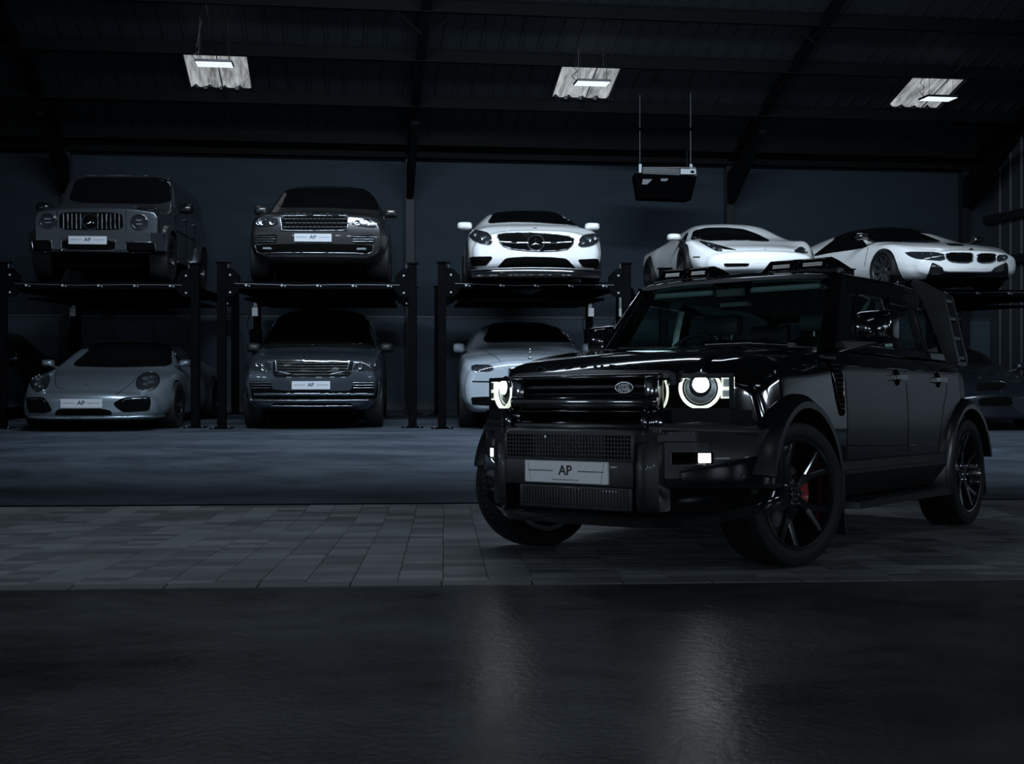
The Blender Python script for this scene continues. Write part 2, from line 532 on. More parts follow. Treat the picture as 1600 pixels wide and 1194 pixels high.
hobj(MB().box(-16.4, -16.1, -40, 0.3, -0.1, 12), 'wall_left', mat('left_cladding', (0.30, 0.33, 0.36), 0.6), kind='structure')
wf_ = MB().box(-16, 18, -8.3, -8.0, -.1, 12).build('wall_front', MATS['left_cladding']); tag(wf_, kind='structure')
# unseen pale board added on the right-hand wall for sheen on the black car
sheen_root = empty('sheen_board', MH @ Matrix.Translation((0, 0, 0)), kind='structure')
SHEEN = mat('sheen_white', (0.55, 0.58, 0.60), 0.5)
for k in range(6):
    MB().cbox(UR - .06, UR + .01, -17.0, -8.2, .02 + k * .5, .02 + k * .5 + .494, .008).build('sheen_panel', SHEEN, sheen_root)
for z in (3.05, 3.98):
    hobj(MB().cbox(UR - .17, UR - .03, -8.0, -0.0, z, z + .17, .01), 'side_rail', SATIN, wall_right)

# ---- roof: sheets, purlins, portal frames
ROOFM = mat('roof_liner', (0.026, 0.031, 0.036), 0.7, spec=0.05)
PURL = mat('purlin_steel', (0.005, 0.0055, 0.006), 0.7, 0.0, spec=0.05)
FRAME = mat('frame_steel', (0.004, 0.0045, 0.005), 0.7, spec=0.05)
ceil_e = MB()
def roof_quad(u0, u1, v0, v1, th=0.05):
    return [(u0, v0, roofz(v0)), (u1, v0, roofz(v0)), (u1, v1, roofz(v1)), (u0, v1, roofz(v1)), (u0, v0, roofz(v0) + th), (u1, v0, roofz(v0) + th), (u1, v1, roofz(v1) + th), (u0, v1, roofz(v1) + th)]
BOXF = [(0, 3, 2, 1), (4, 5, 6, 7), (0, 1, 5, 4), (1, 2, 6, 5), (2, 3, 7, 6), (3, 0, 4, 7)]
# rooflights: (u centre, v from, v to)
def roof_hit(px, py):
    o, d = pix_ray(px, py)
    # solve z = EAVE - ROOF_T * v, v = V.(P-WALL0)
    n = Vector((0, 0, 1)) + V * ROOF_T
    k = (EAVE + WALL0.dot(V) * ROOF_T - n.dot(o)) / n.dot(d)
    p = o + d * k
    q = p - WALL0
    return q.dot(U), q.dot(V)
LIGHTS = []
for (x0, y0), (x1, y1) in (((277, 55), (394, 128)), ((879, 84), (953, 155)), ((1446, 111), (1445, 176))):
    ua, va = roof_hit(x0, y0); ub, vb = roof_hit(x1, y1)
    LIGHTS.append((ua, va, ub, vb))
LV0 = sum(l[1] for l in LIGHTS) / 3; LV1 = sum(l[3] for l in LIGHTS) / 3
LU = [(l[0] + l[2]) / 2 for l in LIGHTS]
LW = 0.56
vs_cuts = [-26, LV0, LV1, 0.2]
ceiling = hobj(ceil_e.add(roof_quad(-19, UR + .2, -26, LV0), BOXF).add(roof_quad(-19, UR + .2, LV1, 0.3), BOXF), 'ceiling', ROOFM, kind='structure')
segs = [-19] + [x for u in LU for x in (u - LW, u + LW)] + [UR + .2]
for k in range(0, len(segs), 2):
    hobj(MB().add(roof_quad(segs[k], segs[k + 1], LV0, LV1), BOXF), 'liner_sheet', ROOFM, ceiling)
# raised ribs of the liner sheets
rib = MB()
k = 0
u = -18.5
while u < UR:
    if not any(abs(u - c) < LW + .05 for c in LU):
        rib.add(roof_quad(u, u + .035, -9, -.05, -0.028), BOXF)
    else:
        rib.add(roof_quad(u, u + .035, -9, LV0, -0.028), BOXF); rib.add(roof_quad(u, u + .035, LV1, -.05, -0.028), BOXF)
    u += 0.335
ro = hobj(rib, 'liner_ribs', ROOFM, ceiling); ro['kind'] = 'stuff'
# purlins (Z sections running along the hall)
def purlin(v, hgt=0.20, fl=0.07):
    z = roofz(v)
    b = MB()
    b.box(-19, UR + .2, v - .012, v + .012, z - .04 - hgt, z + .012)
    b.box(-19, UR + .2, v - fl, v + .012, z - .04 - hgt, z - .025 - hgt)
    b.box(-19, UR + .2, v - .03, v + fl, z - .025, z + .012)
    hobj(b, 'purlin', PURL, ceiling)
dv = (LV1 - LV0)
for k in range(-4, 3):
    purlin(LV0 - .02 + dv * k * 1.0 + (0.10 if k > 0 else 0.0))
hobj(MB().box(-19, UR + .2, -.28, -.02, EAVE - .22, EAVE + .02), 'eave_beam', PURL, ceiling)
# portal frames: rafter and column (I sections)
def ibeam_path(b, u, pts, w=0.17, dpt=0.34, t=0.022):
    for (v0, z0), (v1, z1) in zip(pts[:-1], pts[1:]):
        d = Vector((0, v1 - v0, z1 - z0)).normalized()
        n = Vector((0, -d.z, d.y))
        A = Vector((u, v0, z0)); Bp = Vector((u, v1, z1))
        def slab(hw, o0, o1):
            v = []
            for P in (A, Bp):
                for su in (-hw, hw):
                    for o in (o0, o1):
                        v.append(P + Vector((su, 0, 0)) + n * o)
            b.hull(v)
        slab(w / 2, -t, 0.0); slab(w / 2, -dpt, -dpt + t); slab(t / 3, -dpt, 0.0)
for u in (-8.85, -2.12, 4.62, 9.9):
    b = MB()
    ibeam_path(b, u, [(-0.18, roofz(-.2) - .24), (-16, roofz(-16) - .24)])
    hobj(b, 'rafter', FRAME, ceiling)
    # haunch below the rafter at the eaves
    zt = roofz(-.3) - .5
    hobj(MB().hull([(u + s, v, z) for s in (-.07, .07) for v, z in ((-.16, zt), (-.16, zt - .62), (-.30, zt - .62), (-2.2, roofz(-2.2) - .57), (-2.2, roofz(-2.2) - .50))]), 'haunch', FRAME, ceiling)
    b = MB()
    b.box(u - .085, u + .085, -.18, -.155, 0, roofz(-.2) - .24); b.box(u - .085, u + .085, -.03, -.0, 0, roofz(-.2) - .24); b.box(u - .01, u + .01, -.17, -.01, 0, roofz(-.2) - .24)
    hobj(b, 'column', mat('column_steel', (0.010, 0.0125, 0.0155), 0.5, spec=.2), wall_back)
# knee braces from the rafter to the purlins
for u in (-2.12, 4.62):
    for s in (-1, 1):
        v = LV0 - dv * 1.0
        p0 = (u + s * .06, v, roofz(v) - .58); p1 = (u + s * .55, v, roofz(v) - .17)
        hobj(MB().tube([p0, p1], .022, 6), 'knee_brace', FRAME, ceiling)
# sag rods between purlins below each rooflight
for u in LU:
    v0 = LV0 - dv * 2; v1 = -0.2
    hobj(MB().tube([(u + .05, v0, roofz(v0) - .17), (u + .05, v1, roofz(v1) - .17)], .011, 6), 'sag_rod', SATIN, ceiling)

# ---- rooflights and the LED panels below them
def rooflight_mat():
    m = bpy.data.materials.new('translucent_sheet'); m.use_nodes = True
    nt = m.node_tree; b = nt.nodes['Principled BSDF']
    tc = nt.nodes.new('ShaderNodeTexCoord')
    mp = nt.nodes.new('ShaderNodeMapping'); mp.inputs['Scale'].default_value = (6, 0.7, 1)
    n = nt.nodes.new('ShaderNodeTexNoise'); n.inputs['Scale'].default_value = 2.2; n.inputs['Detail'].default_value = 8; n.inputs['Roughness'].default_value = .7
    nt.links.new(tc.outputs['Object'], mp.inputs[0]); nt.links.new(mp.outputs[0], n.inputs['Vector'])
    r = nt.nodes.new('ShaderNodeValToRGB')
    r.color_ramp.elements[0].position = .35; r.color_ramp.elements[0].color = (.16, .17, .17, 1)
    r.color_ramp.elements[1].position = .62; r.color_ramp.elements[1].color = (.62, .65, .66, 1)
    nt.links.new(n.outputs[0], r.inputs[0])
    nt.links.new(r.outputs[0], b.inputs['Base Color'])
    nt.links.new(r.outputs[0], b.inputs['Emission Color'])
    b.inputs['Emission Strength'].default_value = 0.62
    b.inputs['Roughness'].default_value = .5
    return m
RL = rooflight_mat()
LEDM = mat('led_diffuser', (0.8, 0.85, 0.9), 0.4, emit=(0.86, 0.94, 1.0), estr=1.0)
LEDF = mat('led_frame', (0.012, 0.016, 0.022), 0.4)
names = ('left', 'middle', 'right')
for i, u in enumerate(LU):
    b = MB(); n = 40; vs = []; fs = []
    for k in range(n + 1):                 # profiled sheet: trapezoid ribs
        uu = -LW + 2 * LW * k / n
        ph = (uu / 0.26) % 1.0
        hz = 0.05 if 0.12 < ph < 0.30 else (0.0 if ph > 0.42 or ph < 0.0 else 0.02)
        for v in (LV0, LV1):
            vs.append((u + uu, v, roofz(v) + hz))
    for k in range(n):
        fs.append((2 * k, 2 * k + 1, 2 * k + 3, 2 * k + 2))
    top = len(vs)
    b.add(vs, fs)
    w = hobj(b, 'window_%d' % (i + 1), RL, kind='structure', smooth=30)
    # upstand frame round the opening
    for du in (-LW, LW):
        hobj(MB().add(roof_quad(u + du - .02, u + du + .02, LV0, LV1, -0.05), BOXF), 'window_frame', ROOFM, w)
    for kk in (-.28, 0.0, .28):
        v = LV1 - .03
        hobj(MB().box(u + kk - .03, u + kk + .03, v - .05, v, roofz(v) - .06, roofz(v) + .0), 'clip', SATIN, w)
    # hanging LED panel
    pu, pv = roof_hit((306 + 364) / 2 if i == 0 else (895 + 953) / 2 if i == 1 else (1438 + 1491) / 2, 100 if i == 0 else 130 if i == 1 else 154)
    vv = (LV0 + LV1) / 2 - .05
    # panel hangs 0.35 below the roof: find u so that it shows where the photo shows it
    cxp, cyp = ((335, 101), (925, 131), (1466, 155))[i]
    zz = roofz(vv) - .38
    o_, d_ = pix_ray(cxp, cyp)
    k_ = (zz - o_.z) / d_.z
    P = o_ + d_ * k_ - WALL0
    pu, pv = P.dot(U), P.dot(V)
    L = empty('ceiling_light', MH @ Matrix.Translation((pu, pv, zz)), 'white LED panel lamp hanging below the %s of the three bright rooflights' % names[i], 'lamp', 'LED panels under the rooflights')
    hw, hd = .30, .19
    MB().cbox(-hw, hw, -hd, hd, 0.004, .045, .006).build('lamp_housing', LEDF, L)
    MB().box(-hw + .015, hw - .015, -hd + .015, hd - .015, -.004, .006).build('diffuser', LEDM, L)
    for sx in (-.24, .24):
        for sy in (-.12, .12):
            zr = roofz(pv + sy) - zz
            MB().tube([(sx, sy, .04), (sx * .9, sy * .8, zr)], .004, 5).build('hanging_wire', SATIN, L)
    MB().tube([(-.28, 0, .04), (-.36, .02, .14), (-.25, .05, .22), (-.3, .1, .3), (-.2, .1, roofz(pv) - zz)], .007, 6).build('power_cable', SATIN, L)
    area_light('rooflight_lamp', hall(pu, pv, zz - .02), hall(pu, pv, zz - 1), .56, .34, 1.2, COOL)
    area_light('rooflight_glow', hall(pu, pv, zz + .06), hall(pu, pv, zz + 1), .56, .34, .6, (0.95, 0.97, 1.0))

# ---- hanging warm-air heater
hy = 23.2
def hp(px, py): return at(px, py, hy)
c = hp(1038, 288)
HM = Matrix.Translation(c) @ Matrix.Rotation(0.0, 4, 'Z')
sc = hy / F_PX
H = empty('hanging_heater', HM, 'black box heater hung from the roof on two rods, above the white sports car', 'heater')
def hx(px): return (px - 1038) * sc
def hz(py): return -(py - 288) * sc
HB = mat('heater_black', (0.0015, 0.0016, 0.0018), 0.9, spec=0.0)
heater_top = roofz((c - WALL0 + Vector((0, -.1, 0))).dot(V)) - c.z
hull = [(hx(990), -.25, hz(274)), (hx(1086), -.25, hz(278)), (hx(994), -.25, hz(311)), (hx(1077), -.25, hz(315)),
        (hx(991), .45, hz(272)), (hx(1085), .45, hz(275)), (hx(997), .45, hz(309)), (hx(1075), .45, hz(312))]
MB().hull(hull).build('body', HB, H)
MB().hull([(hx(x), y, hz(z)) for x, z in ((1002, 264), (1086, 268), (1002, 275), (1086, 279)) for y in (-.22, .4)]).build('top_case', mat('heater_grey', (0.02, 0.022, 0.024), .5), H)
MB().cbox(hx(1060), hx(1084), -.285, -.25, hz(276), hz(267), .004).build('control_box', STEELGREY, H)
MB().cbox(hx(1076), hx(1081), -.292, -.284, hz(274), hz(270), .001).build('dial', HB, H)
MB().prism([(hx(1002), hz(283)), (hx(1017), hz(283)), (hx(1009), hz(291)), (hx(1001), hz(291))], -.256, -.251, 'y').build('sticker', mat('sticker_grey', (.12, .13, .14), .5), H)
MB().prism([(hx(1030), hz(282)), (hx(1042), hz(282)), (hx(1039), hz(286)), (hx(1030), hz(286))], -.256, -.251, 'y').build('sticker', MATS['sticker_grey'], H)
for z in (0, 1, 2):
    MB().box(hx(1003), hx(1084), -.232, -.22, hz(265.5 + z * 3.2), hz(264 + z * 3.2)).build('louvre', SATIN, H)
for x in (999, 1078):
    MB().tube([(hx(x), -.1, hz(264)), (hx(x), -.1, hz(205)), (hx(x), -.1, heater_top + .02)], .011, 6).build('rod', STEELGREY, H)
    MB().cbox(hx(x) - .03, hx(x) + .03, -.16, -.04, hz(272), hz(258), .005).build('bracket', STEELGREY, H)
MB().box(hx(1000), hx(1079), .28, .32, hz(231), hz(229)).build('cross_bar', HB, H)
for x in (1003, 1077):
    MB().tube([(hx(x), .3, hz(275)), (hx(x), .3, hz(229))], .009, 6).build('rod', SATIN, H)
# channel the heater hangs from
MB().box(hx(968), hx(1085), -.13, -.07, hz(206), hz(201)).build('hanger_channel', HB, H)
# ================================================================ FOUR-POST LIFTS
def make_lift(M, W, L, deck, post_h, label, box_side, rear_h=2.42, sideways=0):
    """W: distance between post centres; local x right, y back, z up; origin under front post line centre"""
    root = empty('four_post_lift', M, label, 'car lift', 'four-post car lifts along the back wall')
    hw = W / 2
    pw = 0.065
    for sx in (-1, 1):
        for y, hgt in ((0.0, post_h), (L, rear_h)):
            b = MB(); x = sx * hw
            b.cbox(x - pw, x + pw, y - pw, y + pw, 0.012, hgt, .006)
            p = b.build('post', STEELBLACK, root)
            MB().cbox(x - .17, x + .17, y - .15, y + .15, 0, .014, .004).build('base_plate', STEELBLACK, p)
            MB().cbox(x - .09, x + .13 * (1 if sx < 0 else .7), y - .09, y + .09, hgt, hgt + .018, .003).build('top_cap', STEELBLACK, p)
            for bx in (-.12, .12):
                MB().disc((x + bx, y - .1, .014), .014, .02, 8, 'z').build('anchor_bolt', BOLT, p)
            # locking rod beside the post
            MB().tube([(x - sx * .10, y - .03, hgt), (x - sx * .10, y - .03, deck - .1)], .010, 6).build('locking_rod', STEELGREY, p)
            # carriage bracket inside the post
            xi = x - sx * pw
            pr = MB().prism([(xi, deck + .22), (xi - sx * .10, deck + .20), (xi - sx * .21, deck + .09), (xi - sx * .21, deck - .13), (xi - sx * .13, deck - .22), (xi, deck - .24)], y - .055, y + .055, 'y')
            br = pr.build('carriage_bracket', STEELBLACK, root)
            for dz in (.10, -.17):
                MB().disc((xi - sx * .07, y - .056, deck + dz), .017, -.014, 8, 'y').build('bolt', BOLT, br)
    for y in (0.0, L):
        b = MB(); b.cbox(-hw + .12, hw - .12, y - .05, y + .05, deck - .115, deck - .005, .006)
        cb = b.build('cross_beam', STEELBLACK, root)
        if y == 0.0:
            for k in range(5):
                x = (-.78 + .39 * k) * W / 2.1
                MB().disc((x, -.051, deck - .06), .020, -.016, 10, 'y').build('bolt', BOLT, cb)
                MB().disc((x + .05, -.051, deck - .07), .012, -.012, 8, 'y').build('bolt', BOLT, cb)
            MB().tube([(-hw + .2, -.058, deck - .035), (-.3, -.058, deck - .06), (.4, -.058, deck - .045), (hw - .2, -.058, deck - .05)], .007, 6).build('cable', STEELGREY, cb)
    rw = W * 0.30
    for sx in (-1, 1):
        b = MB(); x = sx * (hw - .18 - rw / 2 - .06)
        b.cbox(x - rw / 2, x + rw / 2, .05, L + .12, deck - .045, deck - .002, .004)
        b.cbox(x - rw / 2, x - rw / 2 + .05, .06, L + .05, deck - .17, deck - .04, .004)
        b.cbox(x + rw / 2 - .05, x + rw / 2, .06, L + .05, deck - .17, deck - .04, .004)
        rn = b.build('runway', STEELBLACK, root)
    # drip trays between the runways
    MB().cbox(-hw + .3, hw - .3, .3, L * .55, deck - .27, deck - .235, .004).build('drip_tray', STEELBLACK, root)
    MB().cbox(-hw + .3, hw - .3, L * .56, L - .3, deck - .27, deck - .235, .004).build('drip_tray', STEELBLACK, root)
    if box_side:
        x = box_side * hw
        pu = MB().cbox(x - .11, x + .11, L - .25, L - .07, 1.30, 1.62, .02).build('power_unit', STEELBLACK, root)
        MB().lathe([(.0001, 0), (.085, 0), (.085, .28), (.0001, .28)], 14, 'z', (x + .02, L - .16, 1.02)).build('motor', STEELBLACK, pu)
        MB().cbox(x - .06, x + .05, L - .29, L - .25, 1.86, 2.02, .006).build('switch_box', WHITEP, pu)
        MB().tube([(x - .1, L - .2, 1.9), (x - .16, L - .2, 1.75), (x - .12, L - .2, 1.5)], .012, 6).build('hose', SATIN, pu)
        MB().cbox(x - .05, x + .03, L - .2, L - .1, 2.02, 2.36, .008).build('hydraulic_ram', STEELGREY, pu)
    return root

def lift_frame(xl, xr, ybase=669, yaw=None):
    """front posts from their pixel columns on the floor"""
    Y = F_PX * CAM_H / (ybase - CY)
    X0 = (xl - CX) * Y / F_PX; X1 = (xr - CX) * Y / F_PX
    W = X1 - X0
    a = radians(4.4) if yaw is None else yaw
    M = Matrix.Translation(((X0 + X1) / 2, Y + 0.0, 0)) @ Matrix.Rotation(a, 4, 'Z')
    return M, W
DECK = 2.285
LIFTS = {}
for key, xl, xr, lab, bs in (
        ('a', 8, 303, 'black four-post lift carrying the silver boxy off-roader above the silver coupe', -1),
        ('b', 349, 644, 'black four-post lift carrying the grey-brown luxury SUV, second from left', -1),
        ('c', 691, 980, 'black four-post lift carrying the white coupe with the wide studded grille', 1)):
    M, W = lift_frame(xl, xr)
    LIFTS[key] = make_lift(M, W, 4.15, DECK, 2.57, lab, bs)
M, W = lift_frame(1035, 1330, 667)
make_lift(M, W, 4.2, DECK - .0, 2.50, 'black four-post lift under the white mid-engined sports car, behind the black off-roader', -1)
M, W = lift_frame(1378, 1668, 667, radians(9))
make_lift(M, W, 4.2, DECK - .10, 2.20, 'black four-post lift under the white hybrid sports car at far right', 0)
# ================================================================ CAR KIT
def pchip(xs, ys):
    n = len(xs)
    h = [xs[i + 1] - xs[i] for i in range(n - 1)]
    d = [(ys[i + 1] - ys[i]) / h[i] for i in range(n - 1)]
    m = [0.0] * n
    m[0], m[-1] = d[0], d[-1]
    for i in range(1, n - 1):
        if d[i - 1] * d[i] > 0:
            w1 = 2 * h[i] + h[i - 1]; w2 = h[i] + 2 * h[i - 1]
            m[i] = (w1 + w2) / (w1 / d[i - 1] + w2 / d[i])
    def f(x):
        if x <= xs[0]: return ys[0]
        if x >= xs[-1]: return ys[-1]
        i = 0
        while x > xs[i + 1]: i += 1
        t = (x - xs[i]) / h[i]
        t2, t3 = t * t, t * t * t
        return (2 * t3 - 3 * t2 + 1) * ys[i] + (t3 - 2 * t2 + t) * h[i] * m[i] + (-2 * t3 + 3 * t2) * ys[i + 1] + (t3 - t2) * h[i] * m[i + 1]
    return f

def chaikin(pts, r, it, closed=False):
    for _ in range(it):
        out = [] if closed else [pts[0]]
        n = len(pts)
        for i in range(n if closed else n - 1):
            a, b = pts[i], pts[(i + 1) % n]
            p = tuple(x + (y - x) * r for x, y in zip(a, b)); q = tuple(x + (y - x) * (1 - r) for x, y in zip(a, b))
            if not closed and i == 0: out += [q]
            elif not closed and i == n - 2: out += [p]
            else: out += [p, q]
        if not closed: out.append(pts[-1])
        pts = out
    return pts

def loft(table, ratio=0.22, it=2, sub=6, nose_r=0.06, tail_r=0.06, nose_x=None, bow=0.0, bow_x=None, rake=None, capn=16, tail_bow=0.0, bow_p=2.3):
    """table rows from the tail to the nose: x, zb, wb, w1,z1, w2,z2, w3,z3, w4,z4, z5"""
    T = sorted(table, key=lambda r: r[0])
    xs = [r[0] for r in T]
    fs = [pchip(xs, [r[k] for r in T]) for k in range(1, 12)]
    X = []
    for a, b in zip(xs[:-1], xs[1:]):
        k = max(2, min(sub * 2, int((b - a) / 0.07) + 1))
        X += [a + (b - a) * i / k for i in range(k)]
    X.append(xs[-1])
    def section(x):
        zb, wb, w1, z1, w2, z2, w3, z3, w4, z4, z5 = [f(x) for f in fs]
        ctrl = [(0, zb), (wb * .6, zb), (wb, zb), (w1, z1), (w2, z2), (w3, z3), (w4, z4), (w4 * .62, z4 + (z5 - z4) * .78), (0, z5)]
        return chaikin(ctrl, ratio, it)
    rings = [(x, section(x)) for x in X]
    def rounded(x, sec, r, sgn, rx=None):
        rx = rx or r
        zc = (sec[0][1] + sec[-1][1]) / 2; H = (sec[-1][1] - sec[0][1]) / 2; W = max(p[0] for p in sec)
        out = []
        for k in (1, 2, 3, 4, 5, 6):
            th = k / 6 * pi / 2
            q = r * (1 - cos(th))
            out.append((x + sgn * rx * sin(th), [(p[0] * (1 - q / W), zc + (p[1] - zc) * (1 - q / H)) for p in sec]))
        return out
    front = rounded(rings[-1][0], rings[-1][1], nose_r, 1, nose_x) if nose_r else []
    back = rounded(rings[0][0], rings[0][1], tail_r, -1) if tail_r else []
    rings = back[::-1] + rings + front
    m = len(rings[0][1])
    vs = []; faces = []
    for x, sec in rings:
        for p in sec: vs.append([x, p[0], p[1]])
        for p in sec[-2:0:-1]: vs.append([x, -p[0], p[1]])
    N = 2 * m - 2
    for i in range(len(rings) - 1):
        for j in range(N):
            faces.append((i * N + j, i * N + (j + 1) % N, (i + 1) * N + (j + 1) % N, (i + 1) * N + j))
    def cap(i):
        base = i * N; x = rings[i][0]; sec = rings[i][1]
        rows = []
        for j in range(1, m - 1):
            L = base + j; R = base + N - j
            row = [L]
            for c in range(1, capn):
                t = c / capn
                vs.append([x, sec[j][0] * (1 - 2 * t), sec[j][1]]); row.append(len(vs) - 1)
            row.append(R); rows.append(row)
        for a, b in zip(rows[:-1], rows[1:]):
            for c in range(capn):
                faces.append((a[c], a[c + 1], b[c + 1], b[c]))
        faces.append(tuple([base] + [rows[0][c] for c in range(capn + 1)]))
        faces.append(tuple([base + m - 1] + [rows[-1][c] for c in range(capn, -1, -1)]))
    cap(len(rings) - 1); cap(0)
    xf = rings[-1][0]; xb = rings[0][0]
    bx = bow_x if bow_x is not None else xf - 0.8
    Wm = max(v[1] for v in vs)
    for v in vs:
        if v[0] > bx:
            w = (v[0] - bx) / (xf - bx); w = w * w * (3 - 2 * w)
            v[0] -= bow * (abs(v[1]) / Wm) ** bow_p * w
            if rake:
                z = v[2]
                zz = [r[0] for r in rake]; dd = [r[1] for r in rake]
                v[0] += pchip(zz, dd)(z) * w
        elif tail_bow and v[0] < xb + .8:
            w = (xb + .8 - v[0]) / .8; w = w * w * (3 - 2 * w)
            v[0] += tail_bow * (abs(v[1]) / Wm) ** bow_p * w
    return MB().add(vs, faces)

def boolean_cut(me, cutters):
    """cut cylinders (wheel wells) out of a closed mesh"""
    o = bpy.data.objects.new('tmp_body', me); COL.objects.link(o)
    tmp = []
    for cme in cutters:
        c = bpy.data.objects.new('tmp_cut', cme); COL.objects.link(c); tmp.append(c)
        md = o.modifiers.new('b', 'BOOLEAN'); md.operation = 'DIFFERENCE'; md.object = c; md.solver = 'EXACT'
    dg = bpy.context.evaluated_depsgraph_get(); dg.update()
    out = bpy.data.meshes.new_from_object(o.evaluated_get(dg))
    bpy.data.objects.remove(o)
    for c in tmp: bpy.data.objects.remove(c)
    return out

class Car:
    def __init__(s, name, label, X, Y, Z, yaw, scale=(1.03, 1.08, 1.0), group=None, M=None):
        s.M = M if M is not None else Matrix.Translation((X, Y, Z)) @ Matrix.Rotation(radians(yaw) - pi / 2, 4, 'Z') @ Matrix.Diagonal((scale[0], scale[1], scale[2], 1))
        s.root = empty(name, s.M, label, 'car', group)
        s.Mi = s.M.inverted()
        s.bvh = None
    def body(s, mb, paint, wheels=None, well_r=0.4, half_w=0.95, depth=0.32, smooth=40, dark=None, name='body'):
        me = mb.mesh('body')
        if wheels:
            cut = []
            for (x, z) in wheels:
                for sy in (-1, 1):
                    c = MB().lathe([(.0001, 0), (well_r, 0), (well_r, .6), (.0001, .6)], 40, 'y', (x, half_w - depth if sy > 0 else -half_w + depth - .6, z))
                    cut.append(c.mesh('cut'))
            me = boolean_cut(me, cut)
            me.materials.clear()
        me.materials.append(paint)
        if dark:
            m2, fn = dark
            me.materials.append(m2)
            for p in me.polygons:
                if fn(p.center): p.material_index = 1
        s.bodyobj = obj(name, me, None, s.root, smooth)
        s.bvh = BVHTree.FromPolygons([v.co[:] for v in me.vertices], [p.vertices[:] for p in me.polygons])
        return s.bodyobj
    def underbody(s, x0, x1, hw, z0, z1):
        MB().cbox(x0, x1, -hw, hw, z0, z1, .02).build('underbody', VOID, s.root)
    # ---- projections onto the body
    def ray(s, a, b, mode):
        if mode[0] == 'px':
            ox, oy, k = mode[1]
            o, d = pix_ray(ox + a * k, oy + b * k)
            o = s.Mi @ o; d = (s.Mi.to_3x3() @ d)
            return o, d.normalized()
        if mode[0] == 'side': return Vector((a, 4 * mode[1], b)), Vector((0, -mode[1], 0))
        if mode[0] == 'front': return Vector((5, a, b)), Vector((-1, 0, 0))
        return Vector((a, b, 5)), Vector((0, 0, -1))
    def hit(s, a, b, mode):
        o, d = s.ray(a, b, mode)
        loc, nor, i, dist = s.bvh.ray_cast(o, d)
        if loc is None:
            best = None
            c = o.dot(-d)
            for k in range(-40, 41):
                q = o + d * (c + k * .1)
                l, n, i, dd = s.bvh.find_nearest(q)
                if l is not None and (best is None or dd < best[0]): best = (dd, l, n)
            loc, nor = best[1], best[2]
        if nor.dot(d) > 0: nor = -nor
        return loc, nor
    def patch(s, poly, mode, name, m, off=.008, rnd=2, ratio=.2, step=None, parent=None, depth=.012, smooth=50, inset=0.0):
        """a panel following the body, outline given in pixels of a zoom crop (or side/front/top coordinates)"""
        P = chaikin([tuple(p) for p in poly], ratio, rnd, True) if rnd else [tuple(p) for p in poly]
        per = sum(sqrt((P[i][0] - P[i - 1][0]) ** 2 + (P[i][1] - P[i - 1][1]) ** 2) for i in range(len(P)))
        st = step or per / 84
        D = []
        for i in range(len(P)):
            a, b = P[i], P[(i + 1) % len(P)]
            L = sqrt((a[0] - b[0]) ** 2 + (a[1] - b[1]) ** 2); k = max(1, int(L / st))
            D += [(a[0] + (b[0] - a[0]) * t / k, a[1] + (b[1] - a[1]) * t / k) for t in range(k)]
        def inside(x, y):
            c = False
            for i in range(len(D)):
                (x1, y1), (x2, y2) = D[i - 1], D[i]
                if (y1 > y) != (y2 > y) and x < (x2 - x1) * (y - y1) / (y2 - y1) + x1: c = not c
            return c
        x0, x1 = min(p[0] for p in D), max(p[0] for p in D); y0, y1 = min(p[1] for p in D), max(p[1] for p in D)
        pts = list(D)
        yy = y0 + st / 2
        while yy < y1:
            xx = x0 + st / 2
            while xx < x1:
                if inside(xx, yy) and min((xx - p[0]) ** 2 + (yy - p[1]) ** 2 for p in D) > (st * .55) ** 2:
                    pts.append((xx, yy))
                xx += st
            yy += st
        nb = len(D)
        r = delaunay_2d_cdt([Vector(p) for p in pts], [], [list(range(nb))], 1, 1e-7)
        V2, F2, orig = r[0], r[2], r[3]
        vs = []; ns = []
        for p in V2:
            l, n = s.hit(p[0], p[1], mode)
            vs.append(l); ns.append(n)
        # smooth the normals a little so that the panel sits evenly
        nb_ = [set() for _ in vs]
        for f in F2:
            for i in f: nb_[i].update(f)
        for _ in range(2):
            ns = [sum((ns[j] for j in nb_[i]), Vector()).normalized() if nb_[i] else ns[i] for i in range(len(vs))]
        b = MB()
        top = [l + n * off for l, n in zip(vs, ns)]
        b.add(top, [tuple(f) for f in F2])
        cnt = {}
        for f in F2:
            for i in range(len(f)):
                e = (f[i], f[(i + 1) % len(f)])
                k = (min(e), max(e)); cnt.setdefault(k, []).append(e)
        low = {}
        for k, es in cnt.items():
            if len(es) == 1:
                a, c = es[0]
                for q in (a, c):
                    if q not in low:
                        low[q] = len(b.v); b.v.append(tuple(top[q] - ns[q] * depth))
                b.f.append((a, low[a], low[c], c))
        return b.build(name, m, parent or s.root, smooth)
    def line(s, pts, mode, name, m, r=.006, off=.002, closed=False, rnd=1, parent=None, n=6):
        P = chaikin([tuple(p) for p in pts], .25, rnd, closed) if rnd else pts
        out = []
        for i in range(len(P) if closed else len(P) - 1):
            a, b = P[i], P[(i + 1) % len(P)]
            k = max(1, int(sqrt((a[0] - b[0]) ** 2 + (a[1] - b[1]) ** 2) / (12 if mode[0] == 'px' else .08)))
            out += [(a[0] + (b[0] - a[0]) * t / k, a[1] + (b[1] - a[1]) * t / k) for t in range(k)]
        if not closed: out.append(P[-1])
        path = []
        for p in out:
            l, nn = s.hit(p[0], p[1], mode)
            path.append(l + nn * off)
        return MB().tube(path, r, n, closed).build(name, m, parent or s.root, 60)
